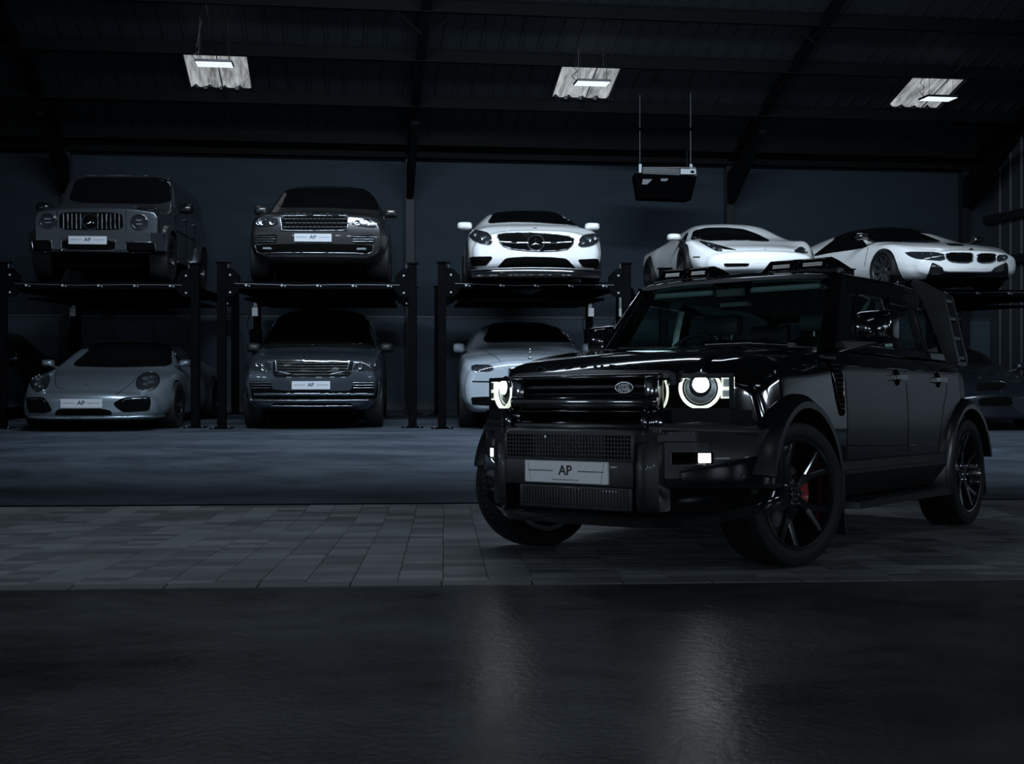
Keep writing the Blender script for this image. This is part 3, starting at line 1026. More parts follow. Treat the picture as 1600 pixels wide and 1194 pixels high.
    def plate(s, poly, mode, url=False, thick=.012, tilt=0.0):
        """number plate: flat board facing forward, placed by its outline"""
        hits = [s.hit(a, b, mode)[0] for a, b in poly]
        xm = max(h.x for h in hits) + .012
        rays = [s.ray(a, b, mode) for a, b in poly]
        pts = []
        for o, d in rays:
            k = (xm - o.x) / d.x; pts.append(o + d * k)
        y0, y1 = min(p.y for p in pts), max(p.y for p in pts); z0 = (pts[2].z + pts[3].z) / 2; z1 = (pts[0].z + pts[1].z) / 2
        cy, cz, w, h = (y0 + y1) / 2, (z0 + z1) / 2, y1 - y0, z1 - z0
        return plate_at(s.root, xm, cy, cz, w, h, thick, False, PLATEDIM)

def plate_at(root, x, cy, cz, w, h, thick=.012, url=True, m=None):
    b = MB().cbox(x - .06, x + thick, cy - w / 2, cy + w / 2, cz - h / 2, cz + h / 2, .004)
    pl = b.build('number_plate', m or PLATEWHITE, root)
    RX = Matrix(((0, 0, 1, x + thick + .0005), (1, 0, 0, cy), (0, 1, 0, cz), (0, 0, 0, 1)))
    me = text_mesh('AP', h * .62, .001, h * .012)
    me.transform(RX @ Matrix.Translation((0, h * .06, 0))); obj('lettering', me, INK, pl)
    for sgn in (-1, 1):
        a, c = sorted((cy + sgn * w * .15, cy + sgn * w * .45))
        MB().box(x + thick, x + thick + .0015, a, c, cz + h * .03, cz + h * .07).build('rule_line', INK, pl)
    if url:
        for sg in (-1, 1):
            MB().prism([(cy + sg * w * .455, cz + h * .46), (cy + sg * w * .459, cz + h * .46), (cy + sg * w * .423, cz - h * .46), (cy + sg * w * .419, cz - h * .46)], x + thick, x + thick + .001, 'x').build('slanted_line', GREYINK, pl)
        me = text_mesh('www.scibenskopesors.co.uk', h * .13, .0006)
        me.transform(RX @ Matrix.Translation((0, -h * .34, 0))); obj('web_address', me, GREYINK, pl)
    return pl

def star_emblem(s, a, b, mode, r, m=None, name='star_emblem'):
    """ring with a three-pointed star facing forward"""
    m = m or CHROME
    l, n = s.hit(a, b, mode)
    mb = MB()
    c = (l.x + .014, l.y, l.z)
    mb.tube([(c[0], c[1] + r * cos(t * pi / 18), c[2] + r * sin(t * pi / 18)) for t in range(36)], r * .10, 6, True)
    for k in range(3):
        th = pi / 2 + k * 2 * pi / 3
        tip = (c[0], c[1] + r * .95 * cos(th), c[2] + r * .95 * sin(th))
        q = []
        for dth in (-pi / 3, pi / 3):
            q.append((c[0], c[1] + r * .16 * cos(th + dth), c[2] + r * .16 * sin(th + dth)))
        mb.hull([tip, q[0], q[1], (c[0] + r * .16, c[1], c[2]), (c[0] - .01, c[1], c[2])])
    return mb.build(name, m, s.root, 40)

WHEELS = {}
def make_wheel(key, r, w, rim, spokes, rim_mat, disc=True, face=.0, split=False, caliper=None):
    """wheel meshes with the axle along y, outer face towards +y; returns dict of meshes"""
    if key in WHEELS: return WHEELS[key]
    h = w / 2
    tb = MB()
    tb.lathe([(rim, -h * .86), (rim + .02, -h * .95), (r - .03, -h), (r - .008, -h * .9), (r, -h * .7), (r, h * .7), (r - .008, h * .9), (r - .03, h), (rim + .02, h * .95), (rim, h * .86)], 40, 'y')
    tyre = tb.mesh('tyre'); tyre.materials.append(RUBBER)
    rb = MB()
    rb.lathe([(rim, -h * .86), (rim, h * .88), (rim - .012, h * .90), (rim - .022, h * .84), (rim - .03, h * .3), (rim - .05, -h * .3), (rim - .03, -h * .86)], 36, 'y')
    for k in range(spokes):
        th = 2 * pi * k / spokes + .3
        for dd in ((-.10, .10) if split else (0,)):
            a1 = th + dd
            wd = .016 if split else .03
            p = []
            for rr, ww, yy in ((.045, wd * 1.2, h * .52), (rim - .015, wd, h * .80)):
                for sgn in (-1, 1):
                    for dy in (0, -.035):
                        aa = th if rr < .1 else a1
                        p.append((rr * cos(aa) - sgn * ww * sin(aa), yy + dy, rr * sin(aa) + sgn * ww * cos(aa)))
            rb.hull(p)
    rb.lathe([(.0001, h * .4), (.07, h * .4), (.065, h * .6), (.03, h * .64), (.0001, h * .64)], 20, 'y')
    rm = rb.mesh('rim'); rm.materials.append(rim_mat)
    db = MB().lathe([(.0001, -.012), (rim * .78, -.012), (rim * .78, .012), (.0001, .012)], 28, 'y')
    ds = db.mesh('brake_disc'); ds.materials.append(mat('brake_iron', (.12, .12, .125), .4, .9))
    for q, a in ((tyre, 40), (rm, 30), (ds, 30)):
        q.polygons.foreach_set('use_smooth', [True] * len(q.polygons)); q.set_sharp_from_angle(angle=radians(a))
    WHEELS[key] = dict(tyre=tyre, rim=rm, brake_disc=ds)
    return WHEELS[key]

def put_wheel(car, key, x, y, z, steer=0.0, spin=0.0):
    d = WHEELS[key]
    w = bpy.data.objects.new('wheel', None); w.empty_display_size = .1
    o = bpy.data.objects.new('wheel', d['tyre']); COL.objects.link(o)
    o.parent = car.root
    flip = pi if y < 0 else 0
    o.matrix_local = Matrix.Translation((x, y, z)) @ Matrix.Rotation(steer + flip, 4, 'Z') @ Matrix.Rotation(spin, 4, 'Y')
    bpy.data.objects.remove(w)
    for nm in ('rim', 'brake_disc'):
        c = bpy.data.objects.new(nm, d[nm]); COL.objects.link(c); c.parent = o
    return o

def wheels4(car, key, wb, yf, yr, r, steer=0.0):
    for x, y in ((0, yf), (-wb, yr)):
        for s in (-1, 1):
            put_wheel(car, key, x, s * y, r, steer if x == 0 else 0, .37 * s + x)

def mirror(car, side, x, y, z, w, h, d, m, arm=True, glass=True, e=.55, nose=(.97, .95, .72, .66, .35, .3)):
    """door mirror: rounded housing on a short arm"""
    b = MB()
    sgn = side
    pts = []
    for k in range(20):
        a = 2 * pi * k / 20
        yy, zz = cos(a), sin(a)
        yy = math.copysign(abs(yy) ** e, yy); zz = math.copysign(abs(zz) ** e, zz)
        pts.append((x - d * .5, y + yy * w / 2, z + zz * h / 2))
        pts.append((x + d * .1, y + yy * w / 2 * nose[0], z + zz * h / 2 * nose[1]))
        pts.append((x + d * .38, y + yy * w / 2 * nose[2], z + zz * h / 2 * nose[3]))
        pts.append((x + d * .5, y + yy * w / 2 * nose[4], z + zz * h / 2 * nose[5]))
    o = b.hull(pts).build('mirror', m, car.root, 50)
    if arm:
        MB().tube([(x, y - sgn * w * .3, z - h * .3), (x - .02, y - sgn * w * .62, z - h * .55), (x - .05, y - sgn * (w * .5 + .12), z - h * .75)], .022, 8).build('mirror_arm', MATTE, o, 60)
    if glass:
        MB().cbox(x - d * .52, x - d * .49, y - w * .42, y + w * .42, z - h * .4, z + h * .4, .004).build('mirror_glass', CHROMEDIM, o)
    return o

def arch_flare(root, x0, z0, ri, ro, a0, a1, y0, y1, m, name='wheel_arch_flare', n=22, fx=1.0):
    """arc-shaped flare round a wheel; y0 inner, y1 outer (signed)"""
    vs = []; fs = []
    for k in range(n + 1):
        a = radians(a0 + (a1 - a0) * k / n)
        c, s_ = cos(a), sin(a)
        for r, y in ((ri, y0), (ri, y1), (ri + (ro - ri) * .45, y1), (ro, y1 - (y1 - y0) * .35), (ro + .01, y0)):
            vs.append((x0 + r * c * (fx if c > 0 else 1.0), y, z0 + r * s_))
    q = 5
    for k in range(n):
        for j in range(q):
            fs.append((k * q + j, k * q + (j + 1) % q, (k + 1) * q + (j + 1) % q, (k + 1) * q + j))
    fs.append(tuple(range(q))); fs.append(tuple(range(n * q, n * q + q)))
    return MB().add(vs, fs).build(name, m, root, 50)

def letters_on(car, text, a0, a1, b0, b1, mode, m, h, name='bonnet_lettering', depth=.006, size=None):
    """raised letters spread between two points of the body, following it"""
    n = len(text)
    grp = None
    for i, ch in enumerate(text):
        if ch == ' ': continue
        t = i / (n - 1)
        l, nn = car.hit(a0 + (a1 - a0) * t, b0 + (b1 - b0) * t, mode)
        me = text_mesh(ch, h, depth, h * .03, sx=1.15)
        up = Vector((0, 0, 1)); right = Vector((0, 1, 0))
        nrm = nn.normalized()
        right = (right - nrm * right.dot(nrm)).normalized()
        upv = nrm.cross(right)
        M = Matrix(((right.x, upv.x, nrm.x, l.x), (right.y, upv.y, nrm.y, l.y), (right.z, upv.z, nrm.z, l.z), (0, 0, 0, 1)))
        me.transform(M)
        obj(name, me, m, car.root)
# ================================================================ CARS ON AND UNDER THE LIFTS
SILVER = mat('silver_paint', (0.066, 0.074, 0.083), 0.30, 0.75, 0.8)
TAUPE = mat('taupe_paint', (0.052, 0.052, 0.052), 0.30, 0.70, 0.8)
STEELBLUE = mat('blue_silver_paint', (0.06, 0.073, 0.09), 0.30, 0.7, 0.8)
DARKSILVER = mat('gunmetal_paint', (0.27, 0.315, 0.36), 0.32, 0.75, 0.6)
PALE = mat('pale_blue_white_paint', (0.30, 0.34, 0.38), 0.25, 0.0, 0.9)
WHITE = mat('white_paint', (0.82, 0.815, 0.80), 0.22, 0.0, 0.9)
NAVY = mat('dark_blue_paint', (0.006, 0.008, 0.011), 0.25, 0.0, 0.8)
MIDBLUE = mat('slate_blue_paint', (0.010, 0.013, 0.018), 0.28, 0.3, 0.8)
LED = mat('lamp_reflector', (0.42, 0.45, 0.47), 0.25, 1.0)
RIMBLACK = mat('black_rim', (0.010, 0.010, 0.011), 0.25, 0.3, 0.6)
RIMGREY = mat('grey_rim', (0.16, 0.17, 0.18), 0.3, 0.9)
make_wheel('suv', .385, .27, .275, 5, RIMBLACK, split=True)
make_wheel('sport', .345, .25, .255, 7, RIMBLACK, split=True)
make_wheel('sportgrey', .345, .25, .265, 9, RIMGREY)

def lamp(car, poly, mode, elements, m=LENS, rnd=2, ring=None):
    """headlamp: dark glossy lens with reflector elements (a, b, radius in metres) proud of it"""
    p = car.patch(poly, mode, 'headlight', m, .008, rnd)
    for a, b, r in elements:
        l, n = car.hit(a, b, mode)
        mb = MB().lathe([(.0001, .0), (r * .55, .002), (r * .85, .012), (r, .013), (r, .0)], 18, 'x', (l.x + .006, l.y, l.z))
        mb.build('reflector', LED, p, 40)
    if ring:
        car.line(ring, mode, 'lamp_outline', CHROME, .006, .01, True, parent=p)
    return p

def bars(car, a0, a1, bs, mode, name, m, r=.008, slope=0):
    for b in bs:
        car.line([(a0, b), ((a0 + a1) / 2, b + slope / 2), (a1, b + slope)], mode, name, m, r, .012, rnd=0)

# ---------------------------------------------------------------- silver boxy off-roader (upper left)
C = ('px', (0, 250, 360 / 1592))
G = Car('boxy_offroader', 'silver boxy off-roader on the lift at far left, with round headlamps and upright windscreen', -6.43, 19.28, DECK, 5.0, (1.03, 1.06, .985), 'cars parked on the upper lift decks')
gt = [(-3.55, .50, .80, .88, .55, .885, .85, .885, 1.27, .77, 1.84, 1.90),
      (-3.45, .45, .84, .88, .55, .885, .85, .885, 1.27, .77, 1.84, 1.90),
      (-1.05, .45, .84, .88, .55, .885, .85, .885, 1.27, .765, 1.84, 1.90),
      (-.93, .45, .84, .88, .55, .885, .85, .885, 1.27, .765, 1.83, 1.885),
      (-.60, .45, .84, .88, .55, .885, .85, .885, 1.20, .84, 1.27, 1.30),
      (-.50, .45, .84, .88, .55, .885, .85, .885, 1.12, .84, 1.20, 1.27),
      (.48, .45, .84, .88, .55, .885, .85, .885, 1.03, .84, 1.10, 1.17),
      (.62, .50, .84, .87, .55, .875, .85, .875, 1.00, .83, 1.08, 1.14)]
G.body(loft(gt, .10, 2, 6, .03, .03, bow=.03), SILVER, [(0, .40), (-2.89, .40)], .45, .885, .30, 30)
make_wheel('box', .40, .28, .27, 5, RIMBLACK, split=True)
G.underbody(-3.2, .5, .60, .22, .5)
wheels4(G, 'box', 2.89, .83, .83, .40)
for x in (0, -2.89):
    for s in (-1, 1):
        arch_flare(G.root, x, .40, .455, .545, 8, 172, s * .86, s * .985, SILVER)
MB().hull([(.60, -.50, 1.12), (.60, .50, 1.12), (.52, -.53, 1.195), (.52, .53, 1.195), (.52, -.58, 1.15), (.52, .58, 1.15), (-.56, -.58, 1.318), (-.56, .58, 1.318), (-.56, -.64, 1.25), (-.56, .64, 1.25)]).build('bonnet', SILVER, G.root, 25)
bp = MB().hull([(x, y, z) for y, x1 in ((-.95, .60), (-.80, .78), (.80, .78), (.95, .60)) for x in (.45, x1) for z in (.47, .74)] + [(.74, y, .43) for y in (-.75, .75)])
G_b = bp.build('front_bumper', SILVER, G.root, 30)
G2 = Car.__new__(Car); G2.M, G2.Mi, G2.root = G.M, G.Mi, G.root
me = G_b.data; G2.bvh = BVHTree.FromPolygons([v.co[:] for v in me.vertices], [p.vertices[:] for p in me.polygons])
G2.patch([(425, 545), (800, 555), (800, 625), (425, 622)], C, 'bumper_intake', VOID, .006, 1)
G2.patch([(222, 552), (355, 552), (365, 640), (235, 652)], C, 'bumper_intake', VOID, .006, 1)
G2.patch([(872, 567), (1068, 570), (1075, 635), (1045, 660), (930, 660), (868, 620)], C, 'bumper_intake', VOID, .006, 1)
for pl in ([(425, 545), (800, 555), (800, 625), (425, 622)], [(222, 552), (355, 552), (365, 640), (235, 652)], [(872, 567), (1068, 570), (1075, 635), (1045, 660), (930, 660), (868, 620)]):
    G2.line(pl, C, 'intake_trim', CHROMEDIM, .008, .006, True, 0)
G2.plate([(473, 525), (738, 528), (738, 585), (473, 582)], C)
G.patch([(528, 122), (1172, 124), (1186, 308), (468, 295)], C, 'windscreen', GLASSBLACK, .012, 2, .12)
G.line([(518, 108), (1185, 110), (1202, 330)], C, 'screen_frame', CHROMEDIM, .007, .004, rnd=1)
G.patch([(412, 360), (845, 364), (852, 482), (412, 484)], C, 'radiator_grille', VOID, .008, 2, .12)
for k in range(14):
    x = 440 + k * 29.6
    if abs(x - 627) > 45:
        G.line([(x, 372), (x + 1, 476)], C, 'grille_slat', CHROMEDIM, .011, .016, rnd=0)
star_emblem(G, 627, 427, C, .118)
for cx_, cy_, rr in ((332, 420, .115), (963, 430, .118)):
    l, n = G.hit(cx_, cy_, C)
    hl = MB().lathe([(.0001, .0), (rr, .0), (rr, .025), (rr * .9, .03), (rr * .86, .014), (.0001, .018)], 28, 'x', (l.x - .002, l.y, l.z)).build('headlight', LENS, G.root, 30)
    MB().tube([(l.x + .024, l.y + rr * cos(t * pi / 14), l.z + rr * sin(t * pi / 14)) for t in range(28)], .008, 6, True).build('lamp_ring', CHROME, hl, 60)
    for dz in (.03, -.03):
        MB().cbox(l.x + .012, l.x + .022, l.y - .05, l.y + .05, l.z + dz - .012, l.z + dz + .012, .004).build('reflector', LED, hl)
for px, py in ((315, 327), (1030, 345)):
    l, n = G.hit(px, py + 12, C)
    MB().hull([(l.x - .14 + dx, l.y + dy, l.z + dz) for dx, dy, dz in ((-.08, -.05, 0), (.08, -.05, 0), (-.08, .05, 0), (.08, .05, 0), (-.06, -.035, .055), (.04, -.035, .055), (-.06, .035, .055), (.04, .035, .055))]).build('turn_signal', LENS, G.root, 40)
G.line([(395, 345), (390, 470)], C, 'panel_gap', VOID, .004, .001, rnd=0)
G.line([(870, 350), (872, 515)], C, 'panel_gap', VOID, .004, .001, rnd=0)
for s in (1, -1):
    sd = ('side', s)
    G.patch([(-.98, 1.33), (-.98, 1.72), (-1.02, 1.77), (-1.62, 1.77), (-1.62, 1.33)], sd, 'side_window', GLASSBLACK, .005, 1, .1)
    G.patch([(-1.74, 1.33), (-1.74, 1.77), (-2.45, 1.77), (-2.45, 1.33)], sd, 'side_window', GLASSBLACK, .005, 1, .1)
    G.patch([(-2.58, 1.33), (-2.58, 1.77), (-3.35, 1.77), (-3.35, 1.33)], sd, 'side_window', GLASSBLACK, .005, 1, .1)
    for x in (-.72, -1.68, -2.5):
        G.line([(x, .58), (x, 1.28)], sd, 'door_gap', VOID, .005, .0, rnd=0)
    G.line([(-.55, .93), (-2.4, .93)], sd, 'side_moulding', SATIN, .018, .004, rnd=0)
    G.line([(-3.4, 1.845), (-1.05, 1.845)], sd, 'rain_gutter', SILVER, .012, .004, rnd=0)
    for x in (-1.55, -2.38):
        l, n = G.hit(x, 1.19, sd)
        MB().cbox(x - .07, x + .07, l.y - .02, l.y + .035, 1.175, 1.205, .006).build('door_handle', SATIN, G.root)
    MB().cbox(-2.35, -.5, min(s * .80, s * .98), max(s * .80, s * .98), .36, .41, .01).build('running_board', CHROMEDIM, G.root)
    mirror(G, s, -.55, s * 1.07, 1.27, .22, .16, .13, BLACK)

# ---------------------------------------------------------------- luxury SUVs (two of the same family)
suv_t = [(-4.02, .42, .70, .86, .50, .92, .80, .93, 1.08, .78, 1.30, 1.40),
         (-3.75, .34, .78, .94, .50, .975, .78, .955, 1.10, .70, 1.68, 1.75),
         (-3.1, .28, .84, .96, .46, .99, .76, .965, 1.12, .70, 1.72, 1.80),
         (-2.0, .26, .86, .96, .45, .99, .75, .97, 1.12, .70, 1.74, 1.835),
         (-1.42, .26, .86, .96, .45, .99, .75, .97, 1.12, .69, 1.71, 1.80),
         (-1.30, .26, .86, .96, .45, .99, .75, .97, 1.12, .70, 1.66, 1.755),
         (-.62, .26, .86, .96, .45, .99, .75, .965, 1.09, .84, 1.17, 1.21),
         (-.50, .26, .86, .955, .45, .99, .75, .955, 1.07, .84, 1.14, 1.18),
         (.30, .26, .84, .95, .45, .985, .75, .94, 1.03, .80, 1.10, 1.135),
         (.66, .28, .78, .92, .45, .95, .75, .90, .99, .76, 1.06, 1.085),
         (.82, .33, .72, .88, .47, .91, .72, .86, .95, .74, 1.02, 1.04)]
def suv(X, Y, Z, yaw, paint, label, group, roofdark, zs=1.0, name='luxury_suv'):
    c = Car(name, label, X, Y, Z, yaw, (1.03, 1.09, zs), group)
    c.underbody(-3.4, .55, .62, .17, .45)
    dk = (BLACK, lambda p: p.z > 1.19 and p.x < -.6) if roofdark else None
    c.body(loft(suv_t, .20, 2, 6, .05, .06, bow=.16, bow_x=.25, rake=[(.2, -.10), (.45, .0), (.75, .03), (1.1, -.03)]), paint, [(0, .385), (-2.92, .385)], .43, .99, .30, 45, dk)
    wheels4(c, 'suv', 2.92, .85, .85, .385)
    for s in (1, -1):
        sd = ('side', s)
        c.patch([(-1.02, 1.20), (-1.40, 1.52), (-1.55, 1.66), (-3.2, 1.66), (-3.62, 1.52), (-3.7, 1.22)], sd, 'side_window', GLASSBLACK, .005, 1, .15)
        c.line([(-.72, .5), (-.72, 1.12)], sd, 'door_gap', VOID, .005, 0, rnd=0)
        c.line([(-1.9, .5), (-1.9, 1.14)], sd, 'door_gap', VOID, .005, 0, rnd=0)
    return c
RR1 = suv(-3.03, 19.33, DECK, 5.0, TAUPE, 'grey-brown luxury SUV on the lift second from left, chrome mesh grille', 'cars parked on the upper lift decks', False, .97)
C = ('px', (330, 270, 360 / 1592))
c = RR1
c.patch([(525, 114), (820, 106), (1102, 116), (1160, 262), (1100, 258), (800, 243), (445, 242)], C, 'windscreen', GLASSBLACK, .012, 2, .14)
c.patch([(482, 302), (946, 302), (935, 392), (494, 394)], C, 'radiator_grille', VOID, .010, 1, .1)
c.line([(478, 300), (714, 298), (950, 300), (938, 397), (714, 400), (490, 399)], C, 'grille_frame', CHROMEDIM, .008, .012, True, 0)
for r_ in range(3):
    c.line([(492, 320 + 28 * r_), (714, 322 + 28 * r_), (938, 322 + 28 * r_)], C, 'grille_bar', CHROMEDIM, .007, .014, rnd=0)
    for k in range(15):
        l, n = c.hit(505 + k * 30 + (15 if r_ % 2 else 0), 320 + 28 * r_, C)
        MB().hull([(l.x + .02, l.y + dy, l.z + dz) for dy, dz in ((-.035, 0), (.035, 0), (0, .018), (0, -.018))] + [(l.x + .03, l.y, l.z)]).build('grille_stud', CHROMEDIM, c.root)
lamp(c, [(302, 306), (455, 314), (470, 340), (455, 365), (304, 380)], C, [(355, 335, .060), (420, 340, .04), (325, 345, .03)], rnd=1)
lamp(c, [(962, 322), (1150, 306), (1160, 385), (978, 366)], C, [(1080, 338, .062), (1010, 345, .04), (1132, 345, .032)], rnd=1)
c.plate([(574, 420), (832, 422), (832, 478), (574, 476)], C)
for p, x0, x1, ys in (([(303, 430), (456, 426), (450, 486), (308, 486)], 308, 450, (442, 458, 474)), ([(968, 434), (1130, 430), (1130, 488), (985, 488)], 978, 1128, (443, 459, 475))):
    c.patch(p, C, 'side_intake', VOID, .008, 1, .12)
    bars(c, x0, x1, ys, C, 'intake_bar', CHROMEDIM, .007)
c.patch([(305, 496), (700, 488), (1120, 498), (1108, 560), (970, 550), (440, 548), (325, 558)], C, 'lower_intake', VOID, .008, 1, .15)
c.line([(305, 500), (325, 560), (440, 551), (970, 553), (1108, 563), (1122, 500)], C, 'intake_trim', CHROMEDIM, .009, .010)
for x, y in ((390, 522), (1037, 526)):
    l, n = c.hit(x, y, C); MB().cbox(l.x, l.x + .02, l.y - .07, l.y + .07, l.z - .02, l.z + .02, .006).build('fog_lamp', LED, c.root)
letters_on(c, 'RANGE ROVER', 520, 925, 278, 283, C, CHROMEDIM, .085)
c.patch([(430, 575), (985, 577), (990, 604), (425, 602)], C, 'skid_panel', SATIN, .008, 1, .15)
mirror(c, -1, -.62, -.93, 1.26, .22, .17, .15, TAUPE); mirror(c, 1, -.62, 1.00, 1.24, .22, .17, .15, TAUPE)

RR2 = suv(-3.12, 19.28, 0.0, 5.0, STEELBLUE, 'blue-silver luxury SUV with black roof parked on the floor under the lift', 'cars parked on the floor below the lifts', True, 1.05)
C = ('px', (330, 450, 360 / 1592))
c = RR2
c.patch([(520, 192), (800, 180), (1090, 190), (1150, 384), (800, 388), (430, 386)], C, 'windscreen', GLASSBLACK, .012, 2, .14)
c.patch([(428, 500), (985, 500), (968, 590), (940, 614), (450, 617), (428, 600)], C, 'radiator_grille', BLACK, .010, 1, .1)
c.line([(445, 506), (455, 600), (932, 598), (955, 506)], C, 'grille_frame', CHROMEDIM, .007, .013, False, 1)
for r_ in range(5):
    c.line([(455, 520 + 19 * r_), (700, 522 + 19 * r_), (945, 521 + 19 * r_)], C, 'grille_bar', SATIN, .007, .014, rnd=0)
l, n = c.hit(858, 562, C)
MB().lathe([(.0001, 0), (.05, 0), (.05, .012), (.0001, .016)], 24, 'x', (l.x + .012, l.y, l.z)).xf(Matrix.Translation((0, l.y, l.z)) @ Matrix.Diagonal((1, 1, .55, 1)) @ Matrix.Translation((0, -l.y, -l.z))).build('oval_emblem', CHROMEDIM, c.root, 40)
lamp(c, [(272, 512), (400, 506), (424, 575), (282, 572)], C, [(320, 525, .03), (358, 525, .03), (385, 568, .02), (360, 555, .03)], rnd=1)
lamp(c, [(975, 575), (1000, 515), (1155, 506), (1145, 572)], C, [(1090, 522, .03), (1125, 525, .03), (1030, 545, .03), (1008, 568, .02)], rnd=1)
c.plate([(556, 645), (822, 645), (822, 702), (556, 702)], C)
c.patch([(264, 645), (405, 650), (425, 702), (560, 712), (960, 712), (985, 655), (1155, 645), (1138, 772), (285, 772)], C, 'front_intake', VOID, .008, 1, .1)
for x0, x1 in ((275, 412), (980, 1148)):
    bars(c, x0, x1, (655, 672, 690), C, 'intake_bar', CHROMEDIM, .006)
c.line([(262, 650), (270, 762), (292, 778), (1125, 776), (1146, 764), (1156, 650)], C, 'intake_trim', CHROMEDIM, .008, .012, False, 1)
c.line([(300, 735), (700, 735), (1120, 735)], C, 'intake_bar', STEELBLUE, .022, .010, rnd=0)
c.patch([(430, 795), (965, 795), (972, 812), (415, 812)], C, 'lower_slot', VOID, .008, 1, .1)
c.line([(415, 812), (700, 814), (972, 812)], C, 'slot_trim', CHROMEDIM, .006, .01, rnd=0)
letters_on(c, 'RANGE ROVER', 490, 915, 478, 478, C, INK, .085)
mirror(c, -1, -.62, -.96, 1.20, .20, .15, .15, MATTE); mirror(c, 1, -.62, 1.02, 1.20, .20, .15, .15, MATTE)

# ---------------------------------------------------------------- white grand coupe (upper middle)
C = ('px', (670, 310, 340 / 1592))
st = [(-3.95, .40, .60, .78, .50, .84, .70, .80, .90, .60, .96, 1.00),
      (-3.5, .26, .76, .90, .42, .93, .66, .89, .93, .66, 1.02, 1.07),
      (-2.9, .22, .80, .92, .42, .945, .64, .90, .93, .62, 1.20, 1.26),
      (-2.1, .20, .82, .92, .40, .945, .62, .90, .92, .60, 1.29, 1.365),
      (-1.55, .20, .82, .92, .40, .945, .62, .90, .91, .60, 1.27, 1.345),
      (-1.38, .20, .82, .92, .40, .945, .62, .90, .91, .62, 1.23, 1.30),
      (-.55, .20, .82, .92, .40, .945, .62, .90, .88, .74, .95, 1.00),
      (-.42, .20, .82, .92, .40, .945, .62, .895, .86, .72, .93, .975),
      (.30, .20, .80, .92, .40, .945, .62, .88, .80, .66, .87, .905),
      (.68, .15, .80, .915, .28, .93, .52, .85, .72, .60, .79, .83),
      (.86, .15, .78, .87, .25, .89, .48, .80, .66, .55, .735, .765)]
S = Car('grand_coupe', 'white coupe with wide studded grille and star badge on the middle lift', 0.33, 19.42, DECK, 3.5, (1.03, 1.11, 1.0), 'cars parked on the upper lift decks')
S.body(loft(st, .20, 2, 6, .10, .06, .12, bow=.28, bow_x=.1, rake=[(.15, -.06), (.35, .02), (.55, .03), (.8, -.06)]), WHITE, [(0, .345), (-2.945, .345)], .385, .945, .28, 50, (GLASSBLACK, lambda p: p.z > 1.26 and p.x < -1.3))
S.underbody(-3.4, .75, .62, .09, .4)
wheels4(S, 'sport', 2.945, .83, .83, .345)
c = S
c.patch([(478, 108), (640, 96), (860, 96), (1025, 125), (1115, 208), (1000, 194), (780, 178), (600, 175), (425, 187)], C, 'windscreen', GLASSBLACK, .012, 2, .14)
lamp(c, [(305, 242), (350, 232), (455, 262), (466, 340), (400, 335), (310, 300)], C, [(345, 265, .03), (405, 290, .045), (425, 318, .022)], ring=[(305, 242), (350, 232), (455, 262), (466, 340), (400, 335), (310, 300)])
lamp(c, [(1098, 305), (1130, 270), (1230, 258), (1240, 320), (1180, 350), (1090, 355)], C, [(1165, 300, .045), (1210, 288, .03), (1125, 325, .022)], ring=[(1098, 305), (1130, 270), (1230, 258), (1240, 320), (1180, 350), (1090, 355)])
gp = [(500, 260), (700, 252), (900, 262), (1064, 285), (1050, 345), (1000, 380), (780, 388), (560, 365), (506, 300)]
c.patch(gp, C, 'radiator_grille', VOID, .008, 2, .15)
c.line(gp, C, 'grille_frame', CHROMEDIM, .008, .010, True, 1)
c.line([(520, 320), (640, 326), (735, 326)], C, 'grille_bar', CHROME, .016, .014, rnd=0)
c.line([(830, 326), (930, 326), (1040, 320)], C, 'grille_bar', CHROME, .016, .014, rnd=0)
RS = random.Random(2)
stud = MB()
for r_ in range(8):
    yy = 268 + r_ * 15
    if abs(yy - 326) < 9: continue
    for k in range(36):
        xx = 512 + k * 15.5 + (7 if r_ % 2 else 0)
        if (xx - 783) ** 2 / 55 ** 2 + (yy - 325) ** 2 / 55 ** 2 < 1.2: continue
        if xx > 1045 - max(0, yy - 330) * .9 or xx < 515 + max(0, yy - 320) * 1.0: continue
        if yy < 262 + max(0, (xx - 860)) * .12: continue
        l, n = c.hit(xx, yy, C)
        q = l + n * .008
        stud.add([(q.x + .010, q.y, q.z), (q.x, q.y + .008, q.z), (q.x, q.y - .008, q.z), (q.x, q.y, q.z + .008), (q.x, q.y, q.z - .008)], [(0, 1, 3), (0, 3, 2), (0, 2, 4), (0, 4, 1)])
so = stud.build('grille_studs', CHROME, c.root); so['kind'] = 'stuff'
star_emblem(c, 783, 325, C, .112)
c.patch([(562, 436), (700, 426), (900, 430), (1008, 440), (1085, 520), (492, 515)], C, 'centre_intake', VOID, .007, 2, .12)
c.patch([(300, 427), (460, 424), (465, 440), (420, 490), (300, 498)], C, 'side_intake', VOID, .007, 2, .12)
c.patch([(1086, 447), (1240, 440), (1248, 510), (1130, 505)], C, 'side_intake', VOID, .007, 2, .12)
sv = []
for k in range(25):
    y = -.90 + 1.80 * k / 24; x = .985 - .30 * (abs(y) / .945) ** 2.3
    sv.append((x, y))
MB().add([p for x, y in sv for p in ((x - .22, y, .03), (x + .0, y, .04), (x + .01, y, .10), (x - .01, y, .155), (x - .22, y, .155))],
         [(i * 5 + j, i * 5 + (j + 1) % 5, i * 5 + 5 + (j + 1) % 5, i * 5 + 5 + j) for i in range(24) for j in range(5)] + [(0, 1, 2, 3, 4), (120, 121, 122, 123, 124)]).build('front_splitter', BLACK, c.root, 40)
MB().tube([(x + .012, y, .155 + .02 * (1 - (y / .9) ** 2)) for x, y in sv], .010, 6).build('splitter_trim', CHROMEDIM, c.root, 60)
